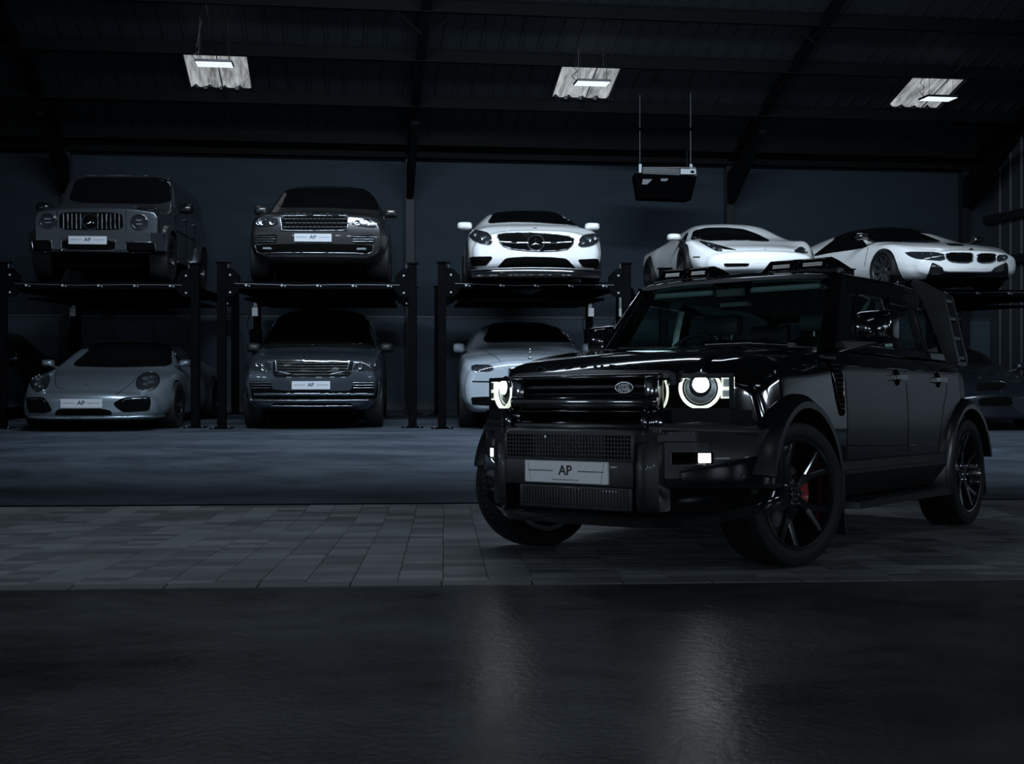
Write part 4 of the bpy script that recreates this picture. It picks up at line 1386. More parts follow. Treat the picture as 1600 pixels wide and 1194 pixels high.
l, n = c.hit(778, 218, C); MB().disc((l.x, l.y, l.z + .002), .03, .004, 16, 'z').build('bonnet_badge', CHROMEDIM, c.root)
c.line([(560, 250), (610, 185)], C, 'bonnet_crease', WHITE, .006, -.002, rnd=0)
for s in (1, -1):
    c.patch([(-1.05, .97), (-1.5, 1.22), (-2.2, 1.29), (-2.9, 1.18), (-3.2, 1.0)], ('side', s), 'side_window', GLASSBLACK, .005, 1, .15)
    mirror(c, s, -.80, s * .96, 1.00, .22, .13, .13, WHITE)

# ---------------------------------------------------------------- white mid-engined sports car (upper, behind the black off-roader)
C = ('px', (980, 320, 320 / 1592))
ft = [(-3.45, .34, .60, .82, .45, .90, .62, .86, .78, .60, .84, .86),
      (-3.1, .22, .78, .93, .40, .97, .62, .93, .82, .60, .90, .93),
      (-2.4, .15, .82, .93, .36, .965, .60, .93, .82, .58, 1.02, 1.06),
      (-1.8, .13, .82, .92, .34, .94, .56, .90, .80, .56, 1.13, 1.18),
      (-1.25, .13, .82, .92, .34, .94, .54, .89, .79, .55, 1.15, 1.21),
      (-.95, .13, .82, .92, .34, .945, .54, .89, .79, .56, 1.11, 1.17),
      (-.12, .13, .82, .92, .34, .955, .54, .91, .78, .66, .80, .83),
      (.05, .13, .82, .92, .34, .96, .54, .92, .78, .66, .76, .79),
      (.50, .13, .80, .90, .30, .945, .48, .88, .68, .60, .64, .665),
      (.88, .14, .74, .85, .24, .87, .36, .80, .52, .56, .55, .565),
      (1.02, .16, .66, .78, .22, .80, .32, .74, .44, .52, .48, .495)]
FE = Car('mid_engined_sports_car', 'white low sports car with swept-back headlamps on the lift behind the black roof lamps', 3.78, 19.75, DECK, 5.0, (1.03, 1.07, .92), 'cars parked on the upper lift decks')
FE.body(loft(ft, .20, 2, 6, .13, .06, .10, bow=.34, bow_x=.0), WHITE, [(0, .345), (-2.65, .355)], .38, .95, .28, 50)
FE.underbody(-3.0, .6, .60, .09, .4)
wheels4(FE, 'sport', 2.65, .86, .87, .345)
c = FE
c.patch([(515, 205), (620, 182), (760, 180), (900, 192), (1010, 230), (1125, 290), (900, 278), (630, 283), (550, 268), (492, 276)], C, 'windscreen', GLASSBLACK, .012, 2, .14)
c.patch([(396, 332), (402, 298), (468, 216), (476, 222), (455, 290), (412, 334)], C, 'side_window', GLASSBLACK, .006, 1, .1)
lamp(c, [(548, 280), (612, 288), (740, 345), (740, 366), (690, 362), (610, 318)], C, [(715, 356, .03), (672, 340, .03), (630, 316, .025)], rnd=1)
c.patch([(622, 288), (720, 318), (860, 355), (745, 346)], C, 'lamp_surround', BLACK, .007, 1, .1)
lamp(c, [(1285, 366), (1355, 320), (1412, 380), (1370, 380)], C, [(1375, 355, .03)], rnd=1)
c.patch([(750, 455), (950, 455), (940, 478), (760, 482)], C, 'front_intake', VOID, .006, 1, .1)
c.patch([(514, 402), (567, 402), (567, 411), (514, 411)], C, 'side_marker', mat('smoked_amber', (.05, .03, .015), .3), .006, 0)
l, n = c.hit(1070, 350, C); MB().cbox(l.x - .012, l.x + .012, l.y - .02, l.y + .02, l.z, l.z + .006, .002).build('badge', CHROMEDIM, c.root)
mirror(c, -1, -.30, -1.02, .86, .20, .13, .13, WHITE); mirror(c, 1, -.45, .93, .74, .18, .11, .12, WHITE)

# ---------------------------------------------------------------- white hybrid sports car (upper right)
C = ('px', (1240, 330, 360 / 1592))
it_ = [(-3.75, .40, .60, .80, .50, .86, .66, .82, .84, .60, .90, .92),
       (-3.3, .24, .78, .92, .42, .96, .64, .92, .86, .58, .98, 1.03),
       (-2.6, .18, .82, .93, .38, .965, .60, .93, .87, .56, 1.12, 1.17),
       (-1.8, .15, .82, .93, .36, .95, .56, .91, .85, .55, 1.22, 1.285),
       (-1.25, .15, .82, .93, .36, .95, .54, .91, .82, .55, 1.20, 1.27),
       (-1.05, .15, .82, .93, .36, .95, .54, .91, .81, .57, 1.14, 1.21),
       (-.22, .15, .82, .93, .36, .955, .55, .93, .80, .68, .87, .90),
       (-.05, .15, .82, .93, .36, .965, .55, .94, .80, .68, .84, .87),
       (.45, .15, .80, .92, .33, .955, .52, .90, .74, .64, .75, .78),
       (.80, .17, .76, .87, .28, .90, .45, .85, .62, .58, .67, .69),
       (.93, .20, .70, .82, .27, .85, .42, .80, .56, .54, .62, .64)]
I8 = Car('hybrid_sports_car', 'white and black sports car with twin rounded grilles on the lift at far right', 6.95, 19.85, DECK - .10, 15.0, (1.03, 1.07, .92), 'cars parked on the upper lift decks')
I8.body(loft(it_, .20, 2, 6, .12, .06, .12, bow=.34, bow_x=.0), WHITE, [(0, .345), (-2.8, .345)], .385, .96, .28, 50, (BLACK, lambda p: p.z > 1.12))
I8.underbody(-3.0, .6, .60, .09, .4)
wheels4(I8, 'sportgrey', 2.8, .86, .86, .345)
c = I8
c.patch([(464, 140), (720, 128), (868, 152), (1030, 216), (900, 220), (640, 213), (545, 220), (502, 172)], C, 'windscreen', GLASSBLACK, .012, 1, .14)
c.patch([(145, 300), (300, 184), (400, 148), (440, 154), (516, 244), (440, 264), (250, 290), (145, 312)], C, 'side_window', GLASSBLACK, .006, 1, .14)
c.patch([(1040, 222), (1150, 228), (1190, 241), (1080, 240)], C, 'bonnet_panel', BLACK, .005, 1, .14)
kl_ = [(1042, 292), (1212, 290), (1238, 300), (1232, 354), (1105, 352), (1062, 336)]
kr_ = [(1262, 296), (1378, 296), (1398, 310), (1380, 350), (1268, 357)]
for k_ in (kl_, kr_):
    c.patch(k_, C, 'twin_grille', VOID, .010, 2, .14)
    c.line(k_, C, 'grille_frame', CHROMEDIM, .009, .014, True, 1)
lamp(c, [(762, 280), (1036, 286), (1050, 345), (860, 332), (800, 312)], C, [(880, 299, .035), (945, 299, .03), (955, 316, .025)], rnd=1)
lamp(c, [(1406, 302), (1472, 302), (1480, 328), (1404, 354)], C, [(1440, 322, .045)], rnd=1)
c.patch([(955, 352), (1025, 385), (1040, 416), (1360, 418), (1385, 390), (1470, 350), (1485, 515), (1100, 522), (895, 492), (930, 430)], C, 'black_front_apron', BLACK, .022, 1, .12, depth=.035)
for x, y in ((1034, 470), (1416, 466)):
    l, n = c.hit(x, y, C); MB().cbox(l.x, l.x + .02, l.y - .02, l.y + .02, l.z - .01, l.z + .01, .004).build('parking_sensor', LED, c.root)
l, n = c.hit(1226, 270, C); MB().disc((l.x, l.y, l.z), .035, .008, 18, 'x').build('round_badge', CHROMEDIM, c.root)
c.line([(515, 250), (490, 380)], C, 'door_gap', VOID, .005, 0, rnd=0)
mirror(c, -1, -.45, -1.02, .98, .20, .11, .12, BLACK); mirror(c, 1, -.45, 1.02, .98, .20, .11, .12, BLACK)

# ---------------------------------------------------------------- silver rear-engined coupe (floor, left)
C = ('px', (0, 450, 360 / 1592))
pt = [(-3.45, .34, .62, .80, .45, .88, .60, .84, .78, .62, .84, .86),
      (-3.1, .22, .78, .90, .40, .95, .60, .91, .80, .62, .92, .95),
      (-2.45, .16, .80, .91, .36, .945, .58, .90, .82, .60, 1.10, 1.14),
      (-1.7, .14, .80, .89, .34, .91, .55, .87, .82, .58, 1.22, 1.275),
      (-1.2, .14, .80, .89, .34, .91, .54, .865, .81, .57, 1.23, 1.295),
      (-.95, .14, .80, .89, .34, .91, .54, .865, .81, .59, 1.18, 1.245),
      (-.32, .14, .80, .89, .34, .91, .54, .865, .80, .68, .88, .92),
      (-.18, .14, .80, .89, .34, .915, .54, .87, .80, .67, .84, .88),
      (.30, .14, .78, .89, .32, .91, .50, .86, .76, .62, .76, .79),
      (.72, .15, .72, .86, .27, .88, .42, .82, .64, .56, .64, .67),
      (.93, .17, .66, .80, .24, .82, .36, .76, .50, .50, .55, .57)]
PO = Car('rear_engined_coupe', 'silver coupe with oval headlamps parked on the floor under the left lift', -6.36, 19.05, 0.0, 2.5, (1.08, 1.24, 1.05), 'cars parked on the floor below the lifts')
PO.body(loft(pt, .20, 2, 6, .12, .06, .12, bow=.36, bow_x=-.1), DARKSILVER, [(0, .345), (-2.45, .355)], .375, .90, .27, 50, (BLACK, lambda p: p.z > 1.18 and p.x < -.6))
PO.underbody(-3.0, .6, .60, .09, .4)
wheels4(PO, 'sport', 2.45, .80, .84, .345)
c = PO
c.patch([(655, 402), (900, 392), (1180, 402), (1188, 543), (800, 552), (488, 543)], C, 'windscreen', GLASSBLACK, .012, 2, .12)
def oval(cx, cy, a, b, tilt, n=20):
    return [(cx + a * cos(2 * pi * k / n) * cos(tilt) - b * sin(2 * pi * k / n) * sin(tilt), cy + a * cos(2 * pi * k / n) * sin(tilt) + b * sin(2 * pi * k / n) * cos(tilt)) for k in range(n)]
lamp(c, oval(281, 647, 58, 72, .35), C, [(272, 630, .04), (300, 612, .035), (265, 665, .035), (290, 680, .03)], rnd=0, ring=oval(281, 647, 60, 75, .35))
lamp(c, oval(1022, 650, 80, 60, -.45), C, [(1010, 628, .04), (1055, 618, .035), (1010, 665, .035), (1050, 650, .035)], rnd=0, ring=oval(1022, 650, 84, 63, -.45))
c.patch([(187, 757), (300, 754), (332, 790), (362, 850), (300, 867), (202, 862), (187, 820)], C, 'side_intake', VOID, .007, 1, .14)
c.patch([(782, 795), (850, 757), (1030, 752), (1042, 790), (1030, 850), (850, 860), (800, 825)], C, 'side_intake', VOID, .007, 1, .14)
c.line([(210, 770), (290, 768), (320, 790)], C, 'running_light', LED, .010, .014)
c.line([(840, 785), (870, 768), (1010, 766)], C, 'running_light', LED, .010, .014)
c.patch([(412, 836), (708, 834), (768, 850), (774, 880), (382, 882), (386, 850)], C, 'centre_intake', VOID, .007, 1, .14)
c.plate([(418, 768), (705, 768), (705, 830), (418, 830)], C)
c.line([(178, 888), (350, 896), (800, 894), (1140, 882)], C, 'front_lip', DARKSILVER, .016, .008)
c.line([(388, 570), (382, 670), (395, 690), (440, 699)], C, 'bonnet_gap', VOID, .004, .0)
c.line([(962, 610), (880, 680), (800, 740)], C, 'bonnet_gap', VOID, .004, .0)
l, n = c.hit(600, 672, C); MB().cbox(l.x - .02, l.x + .02, l.y - .025, l.y + .025, l.z, l.z + .006, .002).build('badge', CHROMEDIM, c.root)
for s in (1, -1):
    c.patch([(-.72, .93), (-1.05, 1.12), (-1.3, 1.2), (-1.8, 1.2), (-2.3, 1.06), (-2.0, .93)], ('side', s), 'side_window', GLASSBLACK, .005, 1, .15)
    c.line([(-.5, .3), (-.55, .85)], ('side', s), 'door_gap', VOID, .004, 0, rnd=0)
    mirror(c, s, -.52, s * .88, .96, .15, .11, .12, DARKSILVER)

# ---------------------------------------------------------------- pale luxury coupe (floor, middle)
C = ('px', (670, 450, 340 / 1592))
rt = [(-4.2, .45, .60, .80, .55, .86, .75, .82, .92, .62, .98, 1.0),
      (-3.7, .30, .78, .92, .46, .95, .70, .92, .98, .66, 1.12, 1.16),
      (-2.9, .24, .82, .94, .44, .965, .68, .93, 1.02, .62, 1.38, 1.43),
      (-2.1, .22, .84, .94, .42, .965, .66, .93, 1.02, .62, 1.43, 1.50),
      (-1.55, .22, .84, .94, .42, .965, .66, .93, 1.01, .62, 1.40, 1.47),
      (-1.40, .22, .84, .94, .42, .965, .66, .93, 1.00, .64, 1.36, 1.425),
      (-.70, .22, .84, .94, .42, .965, .66, .93, .98, .74, 1.04, 1.08),
      (-.55, .22, .84, .94, .42, .965, .66, .925, .97, .72, 1.02, 1.06),
      (.30, .22, .82, .93, .42, .955, .66, .90, .93, .62, .98, 1.02),
      (.66, .23, .78, .91, .40, .93, .62, .86, .88, .55, .94, .98),
      (.84, .26, .74, .87, .38, .89, .60, .82, .82, .48, .90, .935)]
RO = Car('luxury_coupe', 'pale blue-white luxury coupe parked on the floor under the middle lift, half hidden', 0.24, 19.30, 0.0, 3.0, (1.05, 1.13, 1.14), 'cars parked on the floor below the lifts')
RO.body(loft(rt, .17, 2, 6, .09, .06, .09, bow=.16, bow_x=.2), PALE, [(0, .375), (-3.11, .375)], .42, .965, .28, 50)
make_wheel('lux', .375, .26, .27, 7, RIMGREY)
RO.underbody(-3.0, .6, .60, .09, .4)
wheels4(RO, 'lux', 3.11, .83, .83, .375)
c = RO
c.patch([(460, 258), (700, 246), (995, 252), (1052, 292), (1108, 400), (740, 396), (388, 402)], C, 'windscreen', GLASSBLACK, .012, 2, .12)
lamp(c, [(312, 562), (470, 566), (474, 611), (316, 611)], C, [(345, 600, .03), (372, 598, .025), (412, 585, .025)], rnd=1)
lamp(c, [(1020, 566), (1178, 562), (1176, 611), (1018, 611)], C, [(1060, 590, .03), (1120, 590, .03)], rnd=1)
c.patch([(318, 680), (446, 682), (443, 690), (320, 688)], C, 'side_slot', VOID, .006, 0)
c.patch([(308, 800), (420, 795), (1070, 795), (1180, 800), (1160, 860), (320, 860)], C, 'lower_intake', VOID, .006, 1, .12)
gl = [(590, 590), (900, 590), (905, 770), (585, 770)]
c.patch(gl, C, 'radiator_grille', VOID, .010, 0)
c.line(gl, C, 'grille_frame', CHROME, .014, .014, True, 0)
for k in range(11):
    c.line([(612 + k * 27, 600), (612 + k * 27, 762)], C, 'grille_vane', CHROME, .009, .018, rnd=0)
l, n = c.hit(742, 522, C)
MB().lathe([(.0001, 0), (.03, 0), (.022, .015), (.01, .03), (.012, .06), (.018, .09), (.012, .11), (.016, .13), (.0001, .15)], 14, 'z', (l.x - .02, l.y, l.z)).build('bonnet_mascot', CHROME, c.root, 60)
c.line([(365, 440), (450, 480), (510, 520), (530, 545)], C, 'bonnet_gap', VOID, .004, 0)
c.line([(1120, 440), (1040, 480), (980, 520), (960, 545)], C, 'bonnet_gap', VOID, .004, 0)
for s in (1, -1):
    c.patch([(-1.15, 1.07), (-1.55, 1.33), (-2.2, 1.4), (-2.9, 1.3), (-3.2, 1.1)], ('side', s), 'side_window', GLASSBLACK, .005, 1, .15)
    mirror(c, s, -.85, s * .95, 1.10, .17, .14, .14, PALE)

# ---------------------------------------------------------------- dark saloon at the left edge, slate sports car at the right edge
dt = [(-3.9, .42, .60, .80, .5, .87, .72, .84, .92, .62, .98, 1.0),
      (-3.2, .24, .80, .92, .42, .95, .66, .92, .96, .60, 1.14, 1.2),
      (-2.3, .2, .82, .93, .40, .955, .64, .92, .96, .60, 1.38, 1.45),
      (-1.6, .2, .82, .93, .40, .955, .64, .92, .95, .60, 1.36, 1.43),
      (-.7, .2, .82, .93, .40, .955, .64, .91, .92, .72, .99, 1.03),
      (.3, .2, .80, .92, .40, .95, .62, .88, .84, .66, .9, .93),
      (.85, .24, .70, .84, .36, .88, .55, .80, .68, .55, .74, .76)]
DS = Car('dark_saloon', 'dark saloon at the left edge of the picture, beside the silver coupe', -9.36, 19.60, 0.0, 2.0, (.97, 1.04, 1.08), 'cars parked on the floor below the lifts')
DS.body(loft(dt, .2, 2, 6, .06, .06, bow=.28, bow_x=.1), NAVY, [(0, .36), (-2.9, .36)], .40, .955, .28, 50)
make_wheel('sal', .36, .25, .26, 7, RIMBLACK)
wheels4(DS, 'sal', 2.9, .83, .83, .36)
DS.patch([(-.62, 1.05), (-.60, 1.05), (.60, 1.05), (.62, 1.05), (.54, 1.38), (-.54, 1.38)], ('front', 0), 'windscreen', GLASSBLACK, .012, 1, .15)
for s in (1, -1):
    DS.patch([(-1.0, 1.02), (-1.55, 1.30), (-2.3, 1.36), (-2.9, 1.2), (-3.1, 1.04)], ('side', s), 'side_window', GLASSBLACK, .005, 1, .15)
    mirror(DS, s, -.75, s * 1.0, 1.0, .16, .11, .12, NAVY)
    lamp(DS, [(s * .55, .62), (s * .80, .66), (s * .84, .58), (s * .60, .54)], ('front', 0), [(s * .68, .60, .04)], rnd=1)
DS.patch([(-.38, .60), (.38, .60), (.34, .40), (-.34, .40)], ('front', 0), 'radiator_grille', VOID, .006, 1, .15)

C = ('px', (1380, 430, 220 / 973))
Z4 = Car('slate_sports_car', 'slate blue sports car on the floor at the right edge, beside the black off-roader', 7.36, 19.3, 0.0, 6.0, (1.03, 1.05, 1.0), 'cars parked on the floor below the lifts')
Z4.body(loft([(r[0],) + tuple(r[1:]) for r in pt], .20, 2, 6, .07, .06, bow=.30, bow_x=-.1), MIDBLUE, [(0, .345), (-2.45, .345)], .375, .90, .27, 50, (BLACK, lambda p: p.z > .95 and p.x < -.3))
wheels4(Z4, 'sport', 2.45, .80, .82, .345)
c = Z4
c.patch([(640, 760), (690, 745), (850, 735), (840, 790), (650, 805)], C, 'radiator_grille', VOID, .007, 1, .15)
c.line([(690, 745), (850, 735), (842, 788), (815, 800)], C, 'grille_frame', CHROMEDIM, .007, .009, False, 1)
c.patch([(880, 725), (960, 715), (985, 740), (900, 750)], C, 'headlight', LENS, .007, 1, .15)
c.patch([(660, 850), (880, 835), (900, 900), (660, 905)], C, 'lower_intake', VOID, .007, 1, .15)
Z4.patch([(-.58, .98), (.58, .98), (.50, 1.22), (-.50, 1.22)], ('front', 0), 'windscreen', GLASSBLACK, .012, 1, .15)
l, n = c.hit(665, 712, C); MB().disc((l.x, l.y, l.z), .03, .008, 16, 'x').build('badge', SATIN, c.root)
for s in (1, -1): mirror(c, s, -.5, s * 1.0, .95, .2, .12, .13, MIDBLUE)
# ================================================================ BLACK OFF-ROADER (foreground)
def glass_mat(name, tint, gl_rough=0.02, fres=1.45):
    m = bpy.data.materials.new(name); m.use_nodes = True
    nt = m.node_tree; nt.nodes.clear()
    out = nt.nodes.new('ShaderNodeOutputMaterial')
    t = nt.nodes.new('ShaderNodeBsdfTransparent'); t.inputs[0].default_value = (*tint, 1)
    g = nt.nodes.new('ShaderNodeBsdfGlossy'); g.inputs['Roughness'].default_value = gl_rough
    f = nt.nodes.new('ShaderNodeFresnel'); f.inputs[0].default_value = fres
    mx = nt.nodes.new('ShaderNodeMixShader')
    gm = nt.nodes.new('ShaderNodeNewGeometry')
    fm = nt.nodes.new('ShaderNodeMath'); fm.operation = 'MULTIPLY_ADD'; fm.inputs[1].default_value = -1.0; fm.inputs[2].default_value = 1.0
    nt.links.new(gm.outputs['Backfacing'], fm.inputs[0])
    f2 = nt.nodes.new('ShaderNodeMath'); f2.operation = 'MULTIPLY'
    nt.links.new(fm.outputs[0], f2.inputs[0]); nt.links.new(f.outputs[0], f2.inputs[1])
    nt.links.new(f2.outputs[0], mx.inputs[0]); nt.links.new(t.outputs[0], mx.inputs[1]); nt.links.new(g.outputs[0], mx.inputs[2])
    nt.links.new(mx.outputs[0], out.inputs[0])
    return m
WSGLASS = glass_mat('windscreen_glass', (0.84, 0.95, 0.92))
SIDEGLASS = glass_mat('side_glass', (0.78, 0.88, 0.86))
HBODY = mat('hero_black_paint', (0.0045, 0.0048, 0.0055), 0.10, 0.0, 1.0, 0.5, coat_rough=0.02)
HDOOR = mat('hero_door_satin', (0.0055, 0.006, 0.007), 0.34, 0.0, 0.35, 0.5, coat_rough=0.22)
LADM = mat('ladder_sheen_grey', (0.045, 0.048, 0.052), 0.45, 0, 0.1)  # black ladder; its grey reflection is put into this colour
TRIM = mat('hero_satin_trim', (0.006, 0.0065, 0.007), 0.40, 0, 0.1)
EMW = mat('headlamp_white', (0.9, 0.9, 0.9), 0.3, emit=(0.93, 1.0, 0.97), estr=26.0)
EMR = mat('daylight_ring', (0.9, 0.9, 0.9), 0.3, emit=(0.93, 1.0, 0.84), estr=0.85)
EMF = mat('fog_lamp_white', (0.9, 0.9, 0.9), 0.3, emit=(0.95, 1.0, 0.98), estr=8.0)
RED = mat('caliper_red', (0.35, 0.012, 0.012), 0.35, 0, 0.5)
LEATHER = mat('seat_leather', (0.012, 0.012, 0.013), 0.5)
HEADLINER = mat('headliner', (0.30, 0.33, 0.34), 0.8)
LEDCLEAR = mat('led_bar_lens', (0.70, 0.75, 0.78), 0.2, 0.6, emit=(0.85, 0.93, 1.0), estr=0.10)  # unlit lenses; faint glow added in place of reflections

HM_ = Matrix.Translation((0.8292, 7.2862, -0.0269)) @ Matrix.Rotation(radians(-2.75), 4, 'X') @ Matrix.Rotation(radians(-127.5), 4, 'Z')
H = Car('black_offroader', 'black off-roader in the foreground with lit headlamps, roof lamps and side ladder', 0, 0, 0, 0, M=HM_)
R_ = H.root

def yloft(stations):
    """loft across the car: stations (y, [(x, z), ...]) closed sections"""
    b = MB(); n = len(stations[0][1]); vs = []
    for y, sec in stations:
        vs += [(x, y, z) for x, z in sec]
    fs = []
    for i in range(len(stations) - 1):
        for j in range(n):
            fs.append((i * n + j, i * n + (j + 1) % n, (i + 1) * n + (j + 1) % n, (i + 1) * n + j))
    fs.append(tuple(range(n))); fs.append(tuple(range((len(stations) - 1) * n, len(stations) * n)))
    return b.add(vs, fs)

ht = [(-3.36, .46, .74, .88, .52, .915, .80, .90, 1.12, .82, 1.21, 1.235),
      (-3.0, .40, .80, .93, .50, .945, .80, .93, 1.13, .86, 1.235, 1.25),
      (-.80, .38, .82, .935, .50, .95, .80, .935, 1.13, .87, 1.235, 1.25),
      (-.66, .38, .82, .935, .50, .95, .80, .935, 1.13, .86, 1.225, 1.25),
      (-.2, .38, .82, .93, .50, .95, .80, .93, 1.115, .80, 1.20, 1.235),
      (.30, .40, .80, .92, .50, .94, .80, .92, 1.09, .76, 1.165, 1.19),
      (.52, .42, .78, .91, .52, .925, .80, .90, 1.05, .72, 1.12, 1.135),
      (.60, .46, .76, .90, .54, .91, .80, .87, 1.00, .70, 1.06, 1.08)]
H.body(loft(ht, .13, 2, 6, .035, .06, bow=.36, bow_x=.05, tail_bow=.30, bow_p=2.6), HBODY, [(0, .405), (-3.022, .405)], .475, .95, .34, 35,
       (HDOOR, lambda p: abs(p.y) > .80 and p.x < -.70 and .62 < p.z < 1.13))
H.underbody(-3.2, .55, .62, .24, .5)

# ---- bonnet: raised centre panel with a soft edge and lettering
bon = []
for x, w, z, dz in ((.66, .56, 1.060, .02), (.60, .60, 1.100, .026), (.35, .62, 1.155, .026), (0.0, .64, 1.205, .024), (-.40, .66, 1.236, .022), (-.58, .67, 1.246, .014)):
    bon.append((x, [(-w, z - .06), (-w, z), (-w + .05, z + dz), (0, z + dz + .012), (w - .05, z + dz), (w, z), (w, z - .06)]))
b = MB(); n = 7; vs = [(x, p[0], p[1]) for x, sec in bon for p in sec]; fs = []
for i in range(len(bon) - 1):
    for j in range(n):
        fs.append((i * n + j, i * n + (j + 1) % n, (i + 1) * n + (j + 1) % n, (i + 1) * n + j))
fs += [tuple(range(n)), tuple(range((len(bon) - 1) * n, len(bon) * n))]
bonnet = b.add(vs, fs).build('bonnet', HBODY, R_, 40)
for i, chx in enumerate('DEFENDER'):
    me = text_mesh(chx, .062, .003, .002, sx=1.35)
    y = -.345 + i * .099
    me.transform(Matrix.Translation((.645, y, 1.098)) @ Matrix.Rotation(radians(-38), 4, 'Y') @ Matrix(((0, 0, 1, 0), (1, 0, 0, 0), (0, 1, 0, 0), (0, 0, 0, 1))))
    obj('bonnet_lettering', me, mat('letter_grey', (.05, .055, .06), .3, .8), bonnet)
# tread-plate panels on the bonnet shoulders
for s in (-1, 1):
    tp = MB()
    for i in range(26):
        for j in range(4):
            x = -.48 + i * .024; y = s * (.52 + j * .024)
            z = 1.262 - .046 * max(0, (x + .4) / .62) ** 1.2
            z = 1.262 - .085 * (max(0.0, x + .4)) ** 1.25 + .002
            tp.hull([(x - .008, y, z), (x + .008, y, z), (x, y - .005, z), (x, y + .005, z), (x, y, z + .003)])
    o = tp.build('tread_plate', SATIN, bonnet); o['kind'] = 'stuff'

# ---- grille panel
def rail(name, x0, x1, y0, y1, z0, z1, m=HBODY, bv=.006, parent=R_):
    return MB().rbox(x0, x1, y0, y1, z0, z1, bv * 1.3).build(name, m, parent, 35)
gp_ = rail('grille_panel', .50, .672, -.47, .47, .70, 1.055, VOID, .004)
rail('panel_rail', .55, .722, -.49, .49, 1.036, 1.064, HBODY, .009, gp_)
rail('panel_rail', .55, .752, -.49, .49, .868, .948, HBODY, .018, gp_)
rail('panel_rail', .60, .790, -.49, .49, .700, .806, HBODY, .012, gp_)
rail('panel_rail', .55, .765, -.49, .49, .852, .868, HBODY, .006, gp_)
for s in (-1, 1):
    a, c_ = sorted((s * .40, s * .49))
    rail('panel_rail', .55, .735, a, c_, .86, 1.05, HBODY, .012, gp_); rail('panel_rail', .55, .770, a, c_, .78, .87, HBODY, .012, gp_)
rail('grille_bar', .55, .706, -.40, .40, .982, 1.008, TRIM, .006, gp_)
rail('grille_bar', .55, .695, -.40, .40, .952, .962, TRIM, .003, gp_)
# oval emblem
em = MB().lathe([(.0001, 0), (.052, 0), (.052, .008), (.046, .012), (.0001, .010)], 32, 'x', (0, 0, 0))
em.xf(Matrix.Translation((.706, .272, .990)) @ Matrix.Diagonal((1, 1.08, .60, 1)))
emo = em.build('oval_emblem', mat('emblem_dark', (.02, .025, .022), .3), gp_, 40)
MB().tube([(.716, .272 + .056 * cos(t * pi / 16), .990 + .029 * sin(t * pi / 16)) for t in range(32)], .0035, 6, True).build('emblem_ring', CHROME, emo, 60)
for k, (tx, dz) in enumerate((('LAND', .011), ('ROVER', -.012))):
    me = text_mesh(tx, .025, .0015, .001)
    me.transform(Matrix.Translation((.7175, .272, .990 + dz)) @ Matrix(((0, 0, 1, 0), (1, 0, 0, 0), (0, 1, 0, 0), (0, 0, 0, 1))))
    obj('lettering', me, mat('emblem_white', (.7, .75, .75), .4, emit=(.8, .9, .9), estr=.0), emo)

